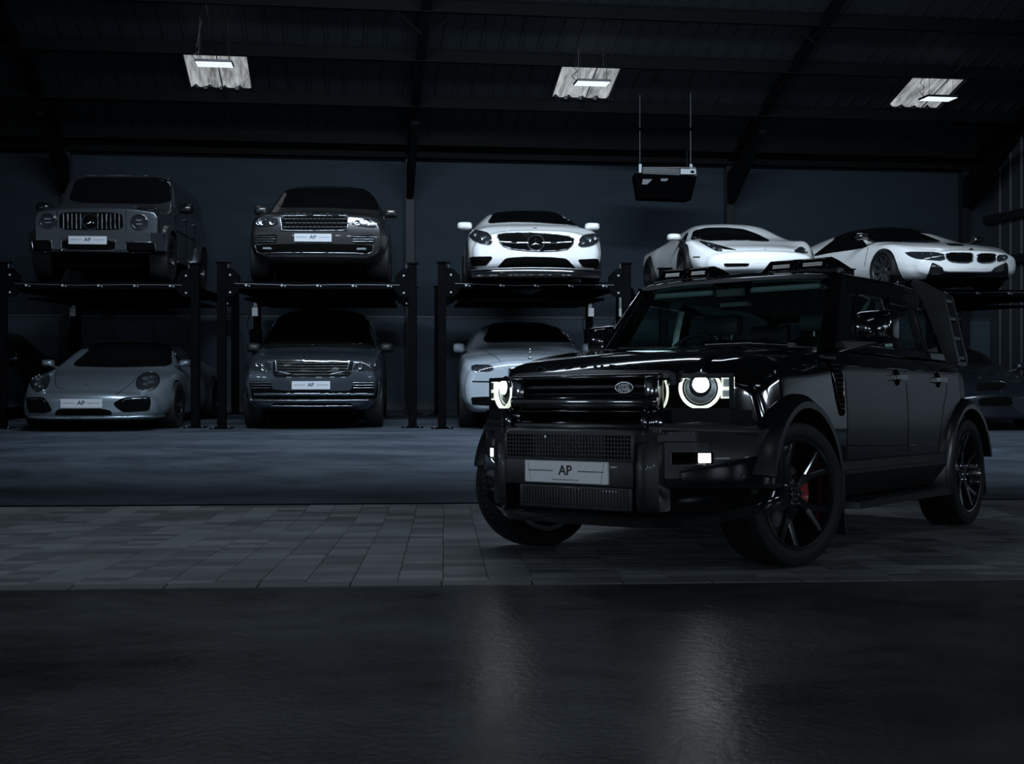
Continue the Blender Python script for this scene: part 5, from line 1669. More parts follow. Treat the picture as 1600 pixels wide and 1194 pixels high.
# ---- headlights
def make_headlight(s):
    """s = +1 left, -1 right; face turned outwards"""
    yi, yo, xi, xo, z0, z1 = .478, .815, .672, .515, .868, 1.050
    d = Vector((xo - xi, s * (yo - yi), 0)); L = d.length; d.normalize()
    nrm = Vector((abs(d.y), -d.x * s, 0)); nrm = Vector((d.y * s, -d.x * s, 0)).normalized()
    O = Vector((xi, s * yi, 0))
    def P(a, z, o): return O + d * a + nrm * o + Vector((0, 0, z))
    # bezel frame and dark recess
    hl = MB().hull([P(a, z, o) for a in (0, L) for z in (z0, z1) for o in (-.10, -.018)]).build('headlight', VOID, R_)
    b = MB()
    for a0, a1, c0, c1 in ((-.012, L + .012, z1 - .012, z1 + .012), (-.012, L + .012, z0 - .012, z0 + .010), (-.012, .010, z0, z1), (L - .014, L + .012, z0, z1)):
        b.hull([P(a, z, o) for a in (a0, a1) for z in (c0, c1) for o in (-.11, .004)])
    b.build('bezel', HBODY, hl)
    ca, cz, ro, ri = .205, .984, .113, .095
    n = 40; vs = []; fs = []
    a0, a1 = radians(128), radians(412)
    for k in range(n + 1):
        t = a0 + (a1 - a0) * k / n
        for r, o in ((ri, -.020), (ro, -.020), (ro, .004), (ri, .0)):
            zz = min(z1 - .014, cz + r * sin(t))
            vs.append(P(ca + r * cos(t), zz, o))
    for k in range(n):
        for j in range(4):
            fs.append((k * 4 + j, k * 4 + (j + 1) % 4, k * 4 + 4 + (j + 1) % 4, k * 4 + 4 + j))
    MB().add(vs, fs).build('daylight_ring', EMR, hl, 40)
    # inner bowl and projector
    def disc(name, ca, cz, r, o0, o1, m, n=28, dome=0.0, smooth=40):
        vs = []; fs = []
        prof = [(1.0, 0.0), (.92, .35), (.7, .75), (.4, .95), (.02, 1.0)]
        for q, h_ in prof:
            for k in range(n):
                t = 2 * pi * k / n
                vs.append(P(ca + r * q * cos(t), cz + r * q * sin(t), o0 + (o1 - o0) * h_))
        for i in range(len(prof) - 1):
            for k in range(n):
                fs.append((i * n + k, i * n + (k + 1) % n, (i + 1) * n + (k + 1) % n, (i + 1) * n + k))
        fs.append(tuple((len(prof) - 1) * n + k for k in range(n)))
        return MB().add(vs, fs).build(name, m, hl, smooth)
    disc('reflector_bowl', ca, cz, .088, -.019, -.012, mat('lamp_bowl', (.30, .33, .34), .25, .9))
    disc('projector_shroud', ca, cz + .012, .060, -.014, -.004, LENS)
    disc('projector_lens', ca + .004, cz + .020, .043, -.006, .012, EMW)
    # two square lamps outside the ring
    for (qa, qz, w, hh) in ((.352, 1.012, .034, .030), (.346, .955, .032, .026)):
        b = MB(); t = .009
        for p0, p1, r0, r1 in ((qa - w, qa + w, qz + hh - t, qz + hh), (qa - w, qa + w, qz - hh, qz - hh + t), (qa - w, qa - w + t, qz - hh, qz + hh), (qa + w - t, qa + w, qz - hh, qz + hh)):
            b.hull([P(a, z, o) for a in (p0, p1) for z in (r0, r1) for o in (-.019, .002)])
        sq = b.build('square_lamp', EMR, hl)
        MB().hull([P(a, z, o) for a in (qa - w + t, qa + w - t) for z in (qz - hh + t, qz + hh - t) for o in (-.019, -.010)]).build('square_lens', mat('lamp_grey', (.30, .33, .33), .3, .5), sq)
    # inner corner lamp with curved light guide
    vs = []
    MB().tube([P(-.022 + .055 * cos(t), .965 + .10 * sin(t), -.004) for t in [radians(q) for q in range(-58, 40, 8)]], .0075, 6).build('light_guide', EMR, hl, 60)
    disc('corner_lamp', .040, 1.022, .020, -.026, -.010, LED, 18)
    # clear cover
    MB().hull([P(a, z, o) for a in (.008, L - .012) for z in (z0 + .008, z1 - .010) for o in (.014, .017)]).build('clear_cover', glass_mat('lamp_cover_%d' % s, (.96, .97, .97), .02, 1.25), hl)
for s in (1, -1): make_headlight(s)

# ---- wings below the lamps, bumper
for s in (1, -1):
    MB().hull([(x, s * y, z) for x, y in ((.690, .48), (.53, .815), (.45, .90), (.50, .48)) for z in (.775, .868)]).build('lamp_panel', HBODY, R_)
    MB().hull([(x, s * y, z) for x, y, z in ((.80, .50, .775), (.60, .76, .785), (.53, .82, .806), (.68, .50, .795), (.50, .80, .815), (.42, .88, .83), (.77, .50, .745), (.52, .84, .765), (.44, .92, .77), (.5, .5, .74), (.44, .95, .75))]).build('bumper_shoulder', TRIM, R_, 70)
xh_ = [(.985, .30), (.965, .36), (.92, .43), (.82, .53), (.72, .615), (.62, .69), (.53, .755), (.44, .852)]
xf_ = [(-y, x) for y, x in xh_] + [(0, .865)] + xh_[::-1]
bumper = yloft([(y, [(x - dp, .48), (x - .02, .455), (x, .48), (x, .755), (x - .03, .775), (x - dp, .775)]) for y, x in [(-.985 + 1.97 * k / 48, pchip([q[0] for q in xf_], [q[1] for q in xf_])(-.985 + 1.97 * k / 48)) for k in range(49)] for dp in (.22 if abs(y) < .7 else .05,)]).build('front_bumper', TRIM, R_, 50)
# lower gloss corners and lip
fx_ = pchip([q[0] for q in xf_], [q[1] for q in xf_])
lipst = []
for y in [-.985 + 1.97 * k / 48 for k in range(49)]:
    x = fx_(y)
    t = min(1, abs(y) / .97); up = .085 * max(0, (t - .60) / .40) ** 1.5
    dp = .32 if abs(y) < .7 else .11
    lipst.append((y, [(x - dp, .27 + up), (x - .05, .245 + up * 1.1), (x + .004, .30 + up), (x - .022, .325 + up), (x - .06, .36 + up), (x - .09, .455), (x - dp + .005, .455)]))
yloft(lipst).build('lower_apron', HBODY, bumper, 55)
for s in (1, -1):
    # gloss band round the corner, above the lip
    st_ = [(y, x) for y, x in xf_ if y * s > .60]
    st_.sort(key=lambda q: abs(q[0]))
    yloft([(y, [(x - .1, .47), (x + .012, .478), (x + .030, .52), (x + .026, .555 + .09 * k / 4), (x - .1, .60 + .06 * k / 4)]) for k, (y, x) in enumerate(st_)]).build('corner_blade', HBODY, bumper, 40)
# grid behind the plate
def grid_part(name, x, y0, y1, z0, z1, ny, nz, r, m, parent):
    b = MB()
    for k in range(ny + 1):
        y = y0 + (y1 - y0) * k / ny; b.box(x - r, x + r, y - r, y + r, z0, z1)
    for k in range(nz + 1):
        z = z0 + (z1 - z0) * k / nz; b.box(x - r, x + r * 1.1, y0, y1, z - r, z + r)
    o = b.build(name, m, parent); o['kind'] = 'stuff'; return o
MESHM = mat('grid_plastic', (.022, .024, .026), .45)
rail('mesh_backing', .80, .862, -.415, .415, .600, .735, VOID, .004, bumper)
grid_part('bumper_mesh', .870, -.41, .41, .605, .735, 40, 6, .0022, MESHM, bumper)
grid_part('lower_mesh', .868, -.30, .38, .345, .445, 34, 5, .0018, mat('grid_plastic_dark', (.010, .011, .012), .5), bumper)
rail('mesh_frame', .82, .875, -.43, -.412, .60, .74, TRIM, .003, bumper); rail('mesh_frame', .82, .875, .412, .43, .60, .74, TRIM, .003, bumper)
rail('mesh_frame', .82, .875, -.43, .43, .594, .604, TRIM, .003, bumper)
rail('plate_plinth', .80, .872, -.42, .42, .455, .600, TRIM, .006, bumper)
rail('lower_plinth', .74, .864, -.33, .41, .33, .46, TRIM, .006, bumper)
MB().disc((.872, -.14, .722), .008, .006, 12, 'x').build('parking_camera', LED, bumper)
for z in (.622, .640, .655):
    MB().disc((.864, -.205, z), .006, .004, 10, 'x').build('sensor_screw', CHROMEDIM, bumper)
# upright pillars beside the mesh
def column_part(name, ys_, x0, x1, z0, z1, m, s, parent):
    """upright with a rounded front: ys_ = inner and outer y, x0 back, x1 front"""
    yi, yo = ys_; pts = []
    for k in range(9):
        t = k / 8
        y = yi + (yo - yi) * t
        x = x1 - .05 * t ** 2.2 - .012 * (1 - t) ** 3
        for z, dx in ((z0, -.012), (z0 + .02, 0), (z1 - .02, 0), (z1, -.012)):
            pts.append((x + dx, s * y, z))
    pts += [(x0, s * y, z) for y in (yi, yo) for z in (z0, z1)]
    return MB().hull(pts).build(name, m, parent, 40)
for s in (1, -1):
    column_part('bumper_upright', (.43, .545), .70, .868, .335, .700, TRIM, s, bumper)
    column_part('bumper_upright', (.43, .535), .60, .812, .715, .870, HBODY, s, bumper)
# fog lamp pods
def fog(s):
    yi, yo, xi, xo = .525, .752, .760, .572
    d = Vector((xo - xi, s * (yo - yi), 0)); L = d.length; d.normalize()
    nrm = Vector((d.y * s, -d.x * s, 0)).normalized()
    O = Vector((xi, s * yi, 0))
    def P(a, z, o): return O + d * a + nrm * o + Vector((0, 0, z))
    pod = MB().hull([P(a, z, o) for a, z in ((-.02, .505), (-.02, .735), (L + .02, .735), (L + .02, .60), (L - .07, .515)) for o in (-.04, .010)]).build('fog_lamp_pod', TRIM, R_)
    b = MB()
    rr = .0085
    for i in range(24):
        for j in range(15):
            a = .012 + i * .0135 + (.00675 if j % 2 else 0); z = .528 + j * .0117
            if a > L - .012 or z > .692: continue
            if .045 < a and .578 < z < .652: continue
            if z < .60 and a > L - .012 - (.60 - z) * .6: continue
            pts = [P(a + rr * cos(radians(60 * q + 30)), z + rr * sin(radians(60 * q + 30)) * .9, .012) for q in range(6)]
            b.tube(pts, .0014, 3, True)
    h_ = b.build('honeycomb', mat('honeycomb_plastic', (.05, .055, .058), .35), pod); h_['kind'] = 'stuff'
    MB().hull([P(a, z, o) for a in (.05, L - .02) for z in (.585, .645) for o in (0, .018)]).build('lamp_recess', VOID, pod)
    MB().tube([P(.050, .640, .020), P(.050, .588, .020), P(.058, .583, .020), P(L - .06, .583, .020)], .0028, 6).build('recess_trim', CHROMEDIM, pod)
    MB().hull([P(a, z, o) for a in (L - .10, L - .035) for z in (.592, .640) for o in (.014, .022)]).build('fog_lamp', EMF, pod)
    MB().tube([P(a, z, .014) for a, z in ((-.01, .70), (L - .02, .70))], .003, 6).build('pod_trim', TRIM, pod)
for s in (1, -1): fog(s)
plate_at(R_, .874, 0.0, .5305, .55, .120, .014)
MB().disc((.50, .88, .52), .010, .02, 12, 'x').build('parking_sensor', SATIN, bumper)

# ---- windscreen, roof, pillars
def ys(z): return .872 - (z - 1.25) * .245
def side_prism(poly, th, s, o=0.0):
    n = len(poly)
    vs = [(x, s * (ys(z) + o), z) for x, z in poly] + [(x, s * (ys(z) + o - th), z) for x, z in poly]
    fs = [tuple(range(n)), tuple(range(2 * n - 1, n - 1, -1))] + [(i, (i + 1) % n, n + (i + 1) % n, n + i) for i in range(n)]
    return MB().add(vs, fs)
WB, WT = (-.70, 1.248), (-1.115, 1.742)
def wsx(z): return WB[0] + (WT[0] - WB[0]) * (z - WB[1]) / (WT[1] - WB[1])
nu, nv = 16, 10; vs = []; fs = []
for th in (0, 1):
    for j in range(nv + 1):
        z = WB[1] + (WT[1] - WB[1]) * j / nv
        hw = .785 - (.785 - .690) * j / nv
        for i in range(nu + 1):
            y = -hw + 2 * hw * i / nu
            vs.append((wsx(z) + .045 * (1 - (y / hw) ** 2) - th * .006, y, z))
K = (nu + 1) * (nv + 1)
for th in (0, 1):
    for j in range(nv):
        for i in range(nu):
            a = th * K + j * (nu + 1) + i
            fs.append((a, a + 1, a + nu + 2, a + nu + 1))
MB().add(vs, fs).build('windscreen', WSGLASS, R_, 180)
# scuttle panel below the glass
MB().hull([(x, y, z) for x, y, z in ((-.56, -.74, 1.245), (-.56, .74, 1.245), (-.52, -.5, 1.25), (-.52, .5, 1.25), (-.72, -.80, 1.252), (-.72, .80, 1.252), (-.66, -.60, 1.262), (-.66, .60, 1.262), (-.6, -.8, 1.2), (-.6, .8, 1.2))]).build('scuttle', TRIM, R_)
# roof shell
rt_ = [(-3.32, .70, 1.66, .735, 1.70, .70, 1.755, .50, 1.79, 1.80), (-2.3, .70, 1.66, .745, 1.71, .71, 1.775, .50, 1.815, 1.825), (-1.25, .70, 1.66, .745, 1.71, .71, 1.765, .50, 1.80, 1.81), (-1.10, .68, 1.69, .73, 1.715, .70, 1.752, .50, 1.775, 1.785), (-1.06, .66, 1.71, .70, 1.72, .68, 1.74, .5, 1.75, 1.755)]
vs = []; fs = []; secs = []
for r in rt_:
    x = r[0]
    half = [(r[1], r[2]), (r[3], r[4]), (r[5], r[6]), (r[7], r[8]), (0, r[9])]
    sec = half + [(-p[0], p[1]) for p in half[-2::-1]] + [(-.4, r[2] + .02), (.4, r[2] + .02)]
    sec = chaikin(sec, .2, 1, True)
    secs.append((x, sec))
n = len(secs[0][1])
for x, sec in secs: vs += [(x, p[0], p[1]) for p in sec]
for i in range(len(secs) - 1):
    for j in range(n): fs.append((i * n + j, i * n + (j + 1) % n, (i + 1) * n + (j + 1) % n, (i + 1) * n + j))
fs += [tuple(range(n)), tuple(range((len(secs) - 1) * n, len(secs) * n))]
roof = MB().add(vs, fs).build('roof', HBODY, R_, 50)
MB().cbox(-3.2, -1.16, -.66, .66, 1.655, 1.675, .004).build('headliner', HEADLINER, roof)
for s in (1, -1):
    MB().tube([(-1.15, s * .755, 1.70), (-2.4, s * .755, 1.705), (-3.2, s * .745, 1.695)], .008, 6).build('roof_gutter', TRIM, roof, 60)
# sun visors, mirror pod, mirror
MB().cbox(-1.20, -1.10, .12, .62, 1.655, 1.69, .012).build('sun_visor', HEADLINER, roof)
MB().cbox(-1.20, -1.10, -.62, -.16, 1.655, 1.69, .012).build('sun_visor', HEADLINER, roof)
MB().cbox(-1.16, -1.06, -.12, .10, 1.62, 1.70, .015).build('sensor_pod', TRIM, roof)
MB().cbox(-1.12, -1.08, -.11, .13, 1.545, 1.615, .02).build('cabin_mirror', TRIM, roof)
W1 = [(-1.00, 1.285), (-1.055, 1.35), (-1.29, 1.60), (-1.33, 1.625), (-1.735, 1.625), (-1.735, 1.285)]
W2 = [(-1.86, 1.285), (-1.86, 1.62), (-2.33, 1.615), (-2.33, 1.285)]
W3 = [(-2.41, 1.285), (-2.41, 1.61), (-2.70, 1.605), (-2.78, 1.285)]
for s in (1, -1):
    pl = []
    def sp(name, poly, th=.05, m=HBODY, o=0.0):
        return side_prism(poly, th, s, o).build(name, m, R_)
    # A pillar from the scuttle to the roof
    MB().hull([(-.69, s * .775, 1.245), (-.63, s * .80, 1.235), (-.72, s * .875, 1.245), (-.98, s * .868, 1.25), (-.96, s * .80, 1.25), (-1.09, s * .685, 1.745), (-1.07, s * .70, 1.735), (-1.14, s * .755, 1.735), (-1.30, s * .755, 1.70), (-1.27, s * .70, 1.70)]).build('a_pillar', HBODY, R_, 30)
    MB().tube([(-.675, s * .785, 1.25), (-1.09, s * .692, 1.742)], .005, 6).build('screen_seal', CHROMEDIM, R_)
    sp('window_header', [(-1.10, 1.735), (-1.20, 1.618), (-3.28, 1.60), (-3.28, 1.72)])
    sp('belt_rail', [(-.75, 1.245), (-1.0, 1.288), (-3.28, 1.288), (-3.28, 1.23)], .06)
    sp('b_pillar', [(-1.735, 1.28), (-1.735, 1.63), (-1.79, 1.63), (-1.79, 1.28)]); sp('b_pillar', [(-1.805, 1.28), (-1.805, 1.63), (-1.86, 1.63), (-1.86, 1.28)])
    sp('c_pillar', [(-2.33, 1.28), (-2.33, 1.63), (-2.41, 1.63), (-2.41, 1.28)], .05, TRIM)
    sp('d_pillar', [(-2.78, 1.28), (-2.70, 1.62), (-3.28, 1.61), (-3.34, 1.28)])
    for nm, wpoly in (('front_window', W1), ('rear_window', W2), ('quarter_window', W3)):
        pane = side_prism(wpoly, .005, s, -.014).build(nm, SIDEGLASS, R_)
        cl = [(x, s * (ys(z) + .002), z) for x, z in wpoly]
        MB().tube(cl, .006, 6, True).build('window_seal', TRIM if nm != 'front_window' else CHROME, pane, 60)
    # rain deflectors
    sp('rain_deflector', [(-1.84, 1.60), (-1.84, 1.645), (-2.36, 1.635), (-2.36, 1.59)], .008, GLASSBLACK, .022)
# tailgate window frame
MB().hull([(-3.30, y, z) for y in (-.86, .86) for z in (1.22, 1.30)] + [(-3.38, y, z) for y in (-.80, .80) for z in (1.22, 1.30)]).build('tailgate_rail', HBODY, R_)
MB().hull([(-3.26, y, z) for y, z in ((-.72, 1.70), (.72, 1.70), (-.72, 1.60), (.72, 1.60))] + [(-3.34, y, z) for y, z in ((-.70, 1.70), (.70, 1.70), (-.71, 1.60), (.71, 1.60))]).build('tailgate_header', HBODY, R_)
MB().hull([(-3.34, y, z) for y, z in ((-.80, 1.29), (.80, 1.29), (-.70, 1.61), (.70, 1.61))] + [(-3.345, y, z) for y, z in ((-.80, 1.29), (.80, 1.29), (-.70, 1.61), (.70, 1.61))]).build('tailgate_glass', SIDEGLASS, R_)
for s in (1, -1):
    MB().hull([(x, s * y, z) for x in (-3.26, -3.35) for y, z in ((.86, 1.28), (.76, 1.28), (.765, 1.62), (.68, 1.62))]).build('tailgate_pillar', HBODY, R_)
    MB().cbox(-3.43, -3.36, min(s * .70, s * .80), max(s * .70, s * .80), .95, 1.05, .008).build('tail_lamp', mat('tail_red', (.10, .005, .005), .2), R_)

# ---- cabin: dash, wheel, seats
MB().hull([(-.78, y, 1.262) for y in (-.76, .76)] + [(-1.02, y, 1.275) for y in (-.74, .74)] + [(-1.05, y, 1.255) for y in (-.74, .74)] + [(-.78, y, 1.25) for y in (-.76, .76)]).build('dashboard', LEATHER, R_)
MB().hull([(-.95, y, 1.27) for y in (-.52, -.18)] + [(-1.0, y, 1.305) for y in (-.46, -.24)] + [(-1.05, y, 1.27) for y in (-.52, -.18)]).build('instrument_hood', LEATHER, R_)
sw = Vector((-1.20, -.36, 1.245)); ax = Vector((.38, 0, .92)).normalized(); e1 = Vector((0, 1, 0)); e2 = ax.cross(e1)
e2 = Vector((-.45, 0, .9)).normalized()
MB().tube([sw + e1 * (.19 * cos(t * pi / 16)) + e2 * (.17 * sin(t * pi / 16)) for t in range(0, 17)], .016, 8).build('steering_wheel', LEATHER, R_, 60)
def seat(x, y, top):
    o = MB().hull([(x + dx, y + dy, z) for dy in (-.23, .23) for dx, z in ((.10, 1.24), (-.06, 1.24), (-.02, top - .02), (-.12, top - .02))] + [(x + dx, y + dy, top + .02) for dy in (-.16, .16) for dx in (-.04, -.11)]).build('seat_back', LEATHER, R_, 40)
    MB().hull([(x + dx, y + dy, z) for dy, zz in ((-.13, 0), (.13, 0)) for dx, z in ((-.02, top + .06), (-.12, top + .06), (-.03, top + .20), (-.12, top + .19))] + [(x + .0, y + dy, top + .13) for dy in (-.14, .14)]).build('headrest', LEATHER, o, 40)
    for dy in (-.06, .06):
        MB().tube([(x - .07, y + dy, top), (x - .07, y + dy, top + .08)], .007, 6).build('headrest_post', CHROMEDIM, o)
seat(-1.62, -.38, 1.36); seat(-1.62, .38, 1.36)
seat(-2.45, -.42, 1.33); seat(-2.45, .0, 1.30); seat(-2.45, .42, 1.33)
MB().tube([(-1.75, .70, 1.62), (-1.73, .60, 1.45), (-1.70, .50, 1.33)], .014, 6).build('seat_belt', HEADLINER, R_)

# ---- wipers
for (y0, y1, xo) in ((-.10, -.66, 0.0), (.62, .02, .0)):
    pts = [(wsx(1.262) + .050 * (1 - (y0 / .78) ** 2) + .012, y0, 1.262), (wsx(1.285) + .05 * (1 - (y1 / .78) ** 2) + .014, (y0 + y1) / 2, 1.285), (wsx(1.285) + .05 * (1 - (y1 / .78) ** 2) + .016, y1, 1.285)]
    w = MB().tube(pts, .009, 6).build('wiper', TRIM, R_, 60)
    MB().cbox(pts[0][0] - .01, pts[0][0] + .03, min(y0 - .03, y0 + .03), y0 + .03, 1.256, 1.282, .006).build('wiper_pivot', TRIM, w)
MB().cbox(-.695, -.665, .19, .31, 1.27, 1.292, .006).build('washer_jet', STEELGREY, R_)

# ---- roof lamp bar
bar = MB().hull([(x, y, z) for y, z0_ in ((-.62, 1.735), (.74, 1.735)) for x, z in ((-1.10, z0_ + .02), (-1.10, z0_ + .045), (-1.20, z0_ + .050), (-1.20, z0_ + .03))]).build('roof_lamp_bar', HBODY, R_)
for ya, yb, yc in ((-.585, -.385, -.19), (.235, .445, .665)):
    pts = []
    for y, zt in ((ya, 1.865), (yc, 1.865)):
        pts += [(-1.165, y, zt - .012), (-1.19, y, zt), (-1.30, y, zt - .01)]
    for y in (ya - .05, yc + .05):
        pts += [(-1.13, y, 1.775), (-1.42, y, 1.80)]
    pod = MB().hull(pts).build('lamp_pod', HBODY, bar, 25)
    for y0, y1 in ((ya + .002, yb - .008), (yb + .008, yc - .002)):
        def RP_(y0, y1, z0, z1, x, n=6):
            out = []
            r = (z1 - z0) / 2; cz = (z0 + z1) / 2
            for k in range(n + 1):
                t = pi / 2 + pi * k / n; out.append((x + (cz + r * sin(t) - 1.775) * -.40, y0 + r + r * cos(t), cz + r * sin(t)))
            for k in range(n + 1):
                t = -pi / 2 + pi * k / n; out.append((x + (cz + r * sin(t) - 1.775) * -.40, y1 - r + r * cos(t), cz + r * sin(t)))
            return out
        ring_ = RP_(y0, y1, 1.785, 1.852, -1.118)
        MB().hull([(p[0] + d_, p[1], p[2]) for p in ring_ for d_ in (0, -.03)]).build('lamp_recess', VOID, pod)
        MB().tube([(p[0] + .004, p[1], p[2]) for p in ring_], .004, 6, True).build('lamp_rim', HBODY, pod, 60)
        b = MB()
        for i in range(9):
            for j in range(2):
                cy_ = y0 + .045 + (y1 - y0 - .09) * i / 8; cz_ = 1.811 + j * .014
                xx = -1.112 - (cz_ - 1.775) * .40
                b.hull([(xx, cy_ + .0075 * cos(q * pi / 3), cz_ + .0068 * sin(q * pi / 3)) for q in range(6)] + [(xx + .006, cy_, cz_)] + [(xx - .012, cy_, cz_)])
        o = b.build('led_lens', LEDCLEAR, pod); o['kind'] = 'stuff'

# ---- flares, sills, steps, flaps
for s in (1, -1):
    arch_flare(R_, 0.0, .405, .474, .552, 13, 196, s * .86, s * 1.015, HDOOR, n=34, fx=.87)
    arch_flare(R_, -3.022, .405, .474, .552, -16, 168, s * .84, s * .985, HDOOR, n=30)
    a, c_ = sorted((s * .80, s * .955))
    MB().hull([(x, s * y, z) for x in (-.50, -2.50) for y, z in ((.955, .56), (.965, .50), (.94, .44), (.86, .34), (.78, .34), (.78, .56))]).build('sill', MATTE, R_, 30)
    MB().hull([(x, s * y, z) for x in (-.62, -2.44) for y, z in ((.972, .507), (.972, .487), (.94, .480), (.94, .517))]).build('sill_moulding', TRIM, R_)
    stp = MB().hull([(x, s * y, z) for x, y in ((-.55, .82), (-.62, 1.055), (-2.28, 1.055), (-2.36, .82)) for z in (.285, .325)]).build('running_board', SATIN, R_)
    for x in (-.95, -1.95):
        MB().cbox(x - .05, x + .05, min(s * .98, s * 1.05), max(s * .98, s * 1.05), .322, .336, .004).build('step_cap', SATIN, stp)
    MB().cbox(-1.98, -.98, min(s * .95, s * 1.04), max(s * .95, s * 1.04), .324, .331, .002).build('step_pad', MATTE, stp)
    MB().hull([(x, s * y, z) for x, y, z in ((-.50, .72, .55), (-.53, .72, .55), (-.50, .97, .55), (-.53, .97, .55), (-.60, .72, .13), (-.62, .72, .13), (-.60, .98, .13), (-.62, .98, .13))]).build('mud_flap', MATTE, R_)
    MB().hull([(x, s * y, z) for x, y, z in ((-3.46, .70, .64), (-3.48, .70, .64), (-3.46, .92, .64), (-3.48, .92, .64), (-3.53, .72, .20), (-3.55, .72, .20), (-3.53, .93, .22), (-3.55, .93, .22), (-3.53, .90, .19), (-3.55, .90, .19))]).build('mud_flap', MATTE, R_)
    sd = ('side', s)
    # door and panel gaps
    for pts in ([(-.72, .50), (-.72, 1.12), (-.74, 1.22)], [(-1.765, .50), (-1.765, 1.13), (-1.795, 1.23)], [(-2.62, 1.22), (-2.62, 1.03), (-2.50, .90), (-2.42, .70), (-2.40, .56)]):
        H.line(pts, sd, 'door_gap', VOID, .003, -.0005, rnd=1 if len(pts) > 3 else 0)
    H.line([(-.73, .655), (-1.5, .638), (-2.36, .622)], sd, 'door_crease', HBODY, .004, .001, rnd=0)
    H.line([(-.70, 1.136), (-1.7, 1.138), (-3.0, 1.135)], sd, 'shoulder_line', HBODY, .0055, .001, rnd=0)
    # wing vent
    vt = H.patch([(-.50, 1.155), (-.665, 1.160), (-.665, .86), (-.635, .835), (-.60, .86)], sd, 'wing_vent', VOID, .006, 1, .1)
    for k in range(11):
        z = 1.135 - k * .026
        x0 = -.515 - (1.155 - z) * .30
        H.line([(x0, z), (-.652, z)], sd, 'vent_bar', SATIN, .0035, .008, rnd=0, parent=vt)
    H.line([(-.50, 1.157), (-.667, 1.162), (-.667, .855), (-.635, .832), (-.60, .855)], sd, 'vent_frame', HBODY, .006, .006, True, 1, parent=vt)
    # handles
    for x in (-1.60, -2.42):
        l, nn = H.hit(x, 1.08, sd)
        cup = MB().lathe([(.0001, 0), (.062, 0), (.055, .006), (.0001, .007)], 24, 'y', (x + .01, l.y - (.003 if s > 0 else .004), 1.078)).build('handle_cup', VOID, R_, 40)
        hd = MB().hull([(x + dx, l.y + s * dy, 1.082 + dz) for dx, dy, dz in ((.11, .008, .012), (.11, .008, -.012), (.09, .040, .014), (.09, .040, -.014), (-.07, .045, .017), (-.07, .045, -.017), (-.11, .012, .014), (-.11, .012, -.014))]).build('door_handle', HBODY, R_, 30)
        MB().cbox(x + .085, x + .115, l.y - .01 if s > 0 else l.y - .03, l.y + .03 if s > 0 else l.y + .01, 1.06, 1.10, .006).build('handle_button', CHROMEDIM, hd)
    m_ = mirror(H, s, -.86 if s > 0 else -.98, 1.075 if s > 0 else -.96, 1.372, .235, .205, .15, HBODY, arm=False, e=.32, nose=(1.0, 1.0, .93, .90, .75, .70))
    MB().hull([(x - (.12 if s < 0 else 0), s * (y if s > 0 else y * .9), z) for x, y, z in ((-.80, .86, 1.22), (-.95, .86, 1.23), (-.80, .86, 1.29), (-.93, .86, 1.30), (-.80, 1.10, 1.275), (-.90, 1.10, 1.275), (-.82, 1.06, 1.31), (-.88, 1.06, 1.31))]).build('mirror_arm', TRIM, m_, 30)
    # side repeater / vent intake on the wing top
    MB().cbox(-.62, -.44, min(s * .885, s * .925), max(s * .885, s * .925), 1.165, 1.19, .008).build('wing_top_vent', TRIM, R_)
# side ladder on the left rear quarter
lad = MB().hull([(x, y, z) for x in (-2.56, -2.61) for y, z in ((.955, 1.20), (1.035, 1.215), (.935, 1.705), (.79, 1.655))]).build('side_ladder', LADM, R_)
MB().hull([(x, y, z) for x in (-2.56, -2.61) for y, z in ((.935, 1.705), (.79, 1.655), (.70, 1.80), (.72, 1.835), (.80, 1.80))]).build('ladder_bend', LADM, lad)
MB().hull([(x, y, z) for x in (-2.76, -2.79) for y, z in ((.985, 1.20), (1.035, 1.215), (.935, 1.705), (.88, 1.69))]).build('ladder_upright', LADM, lad)
MB().hull([(x, y, z) for x in (-2.76, -2.79) for y, z in ((.935, 1.705), (.88, 1.69), (.70, 1.80), (.72, 1.83))]).build('ladder_upright', LADM, lad)
for z in (1.245, 1.39, 1.535, 1.665):
    y = 1.035 - (z - 1.215) * .204
    MB().cbox(-2.78, -2.58, y - .045, y - .005, z - .016, z + .016, .005).build('rung', SATIN, lad)
MB().hull([(x, y, z) for x in (-2.58, -2.78) for y, z in ((.90, 1.17), (1.03, 1.19), (1.03, 1.215), (.90, 1.215))]).build('ladder_foot', LADM, lad)

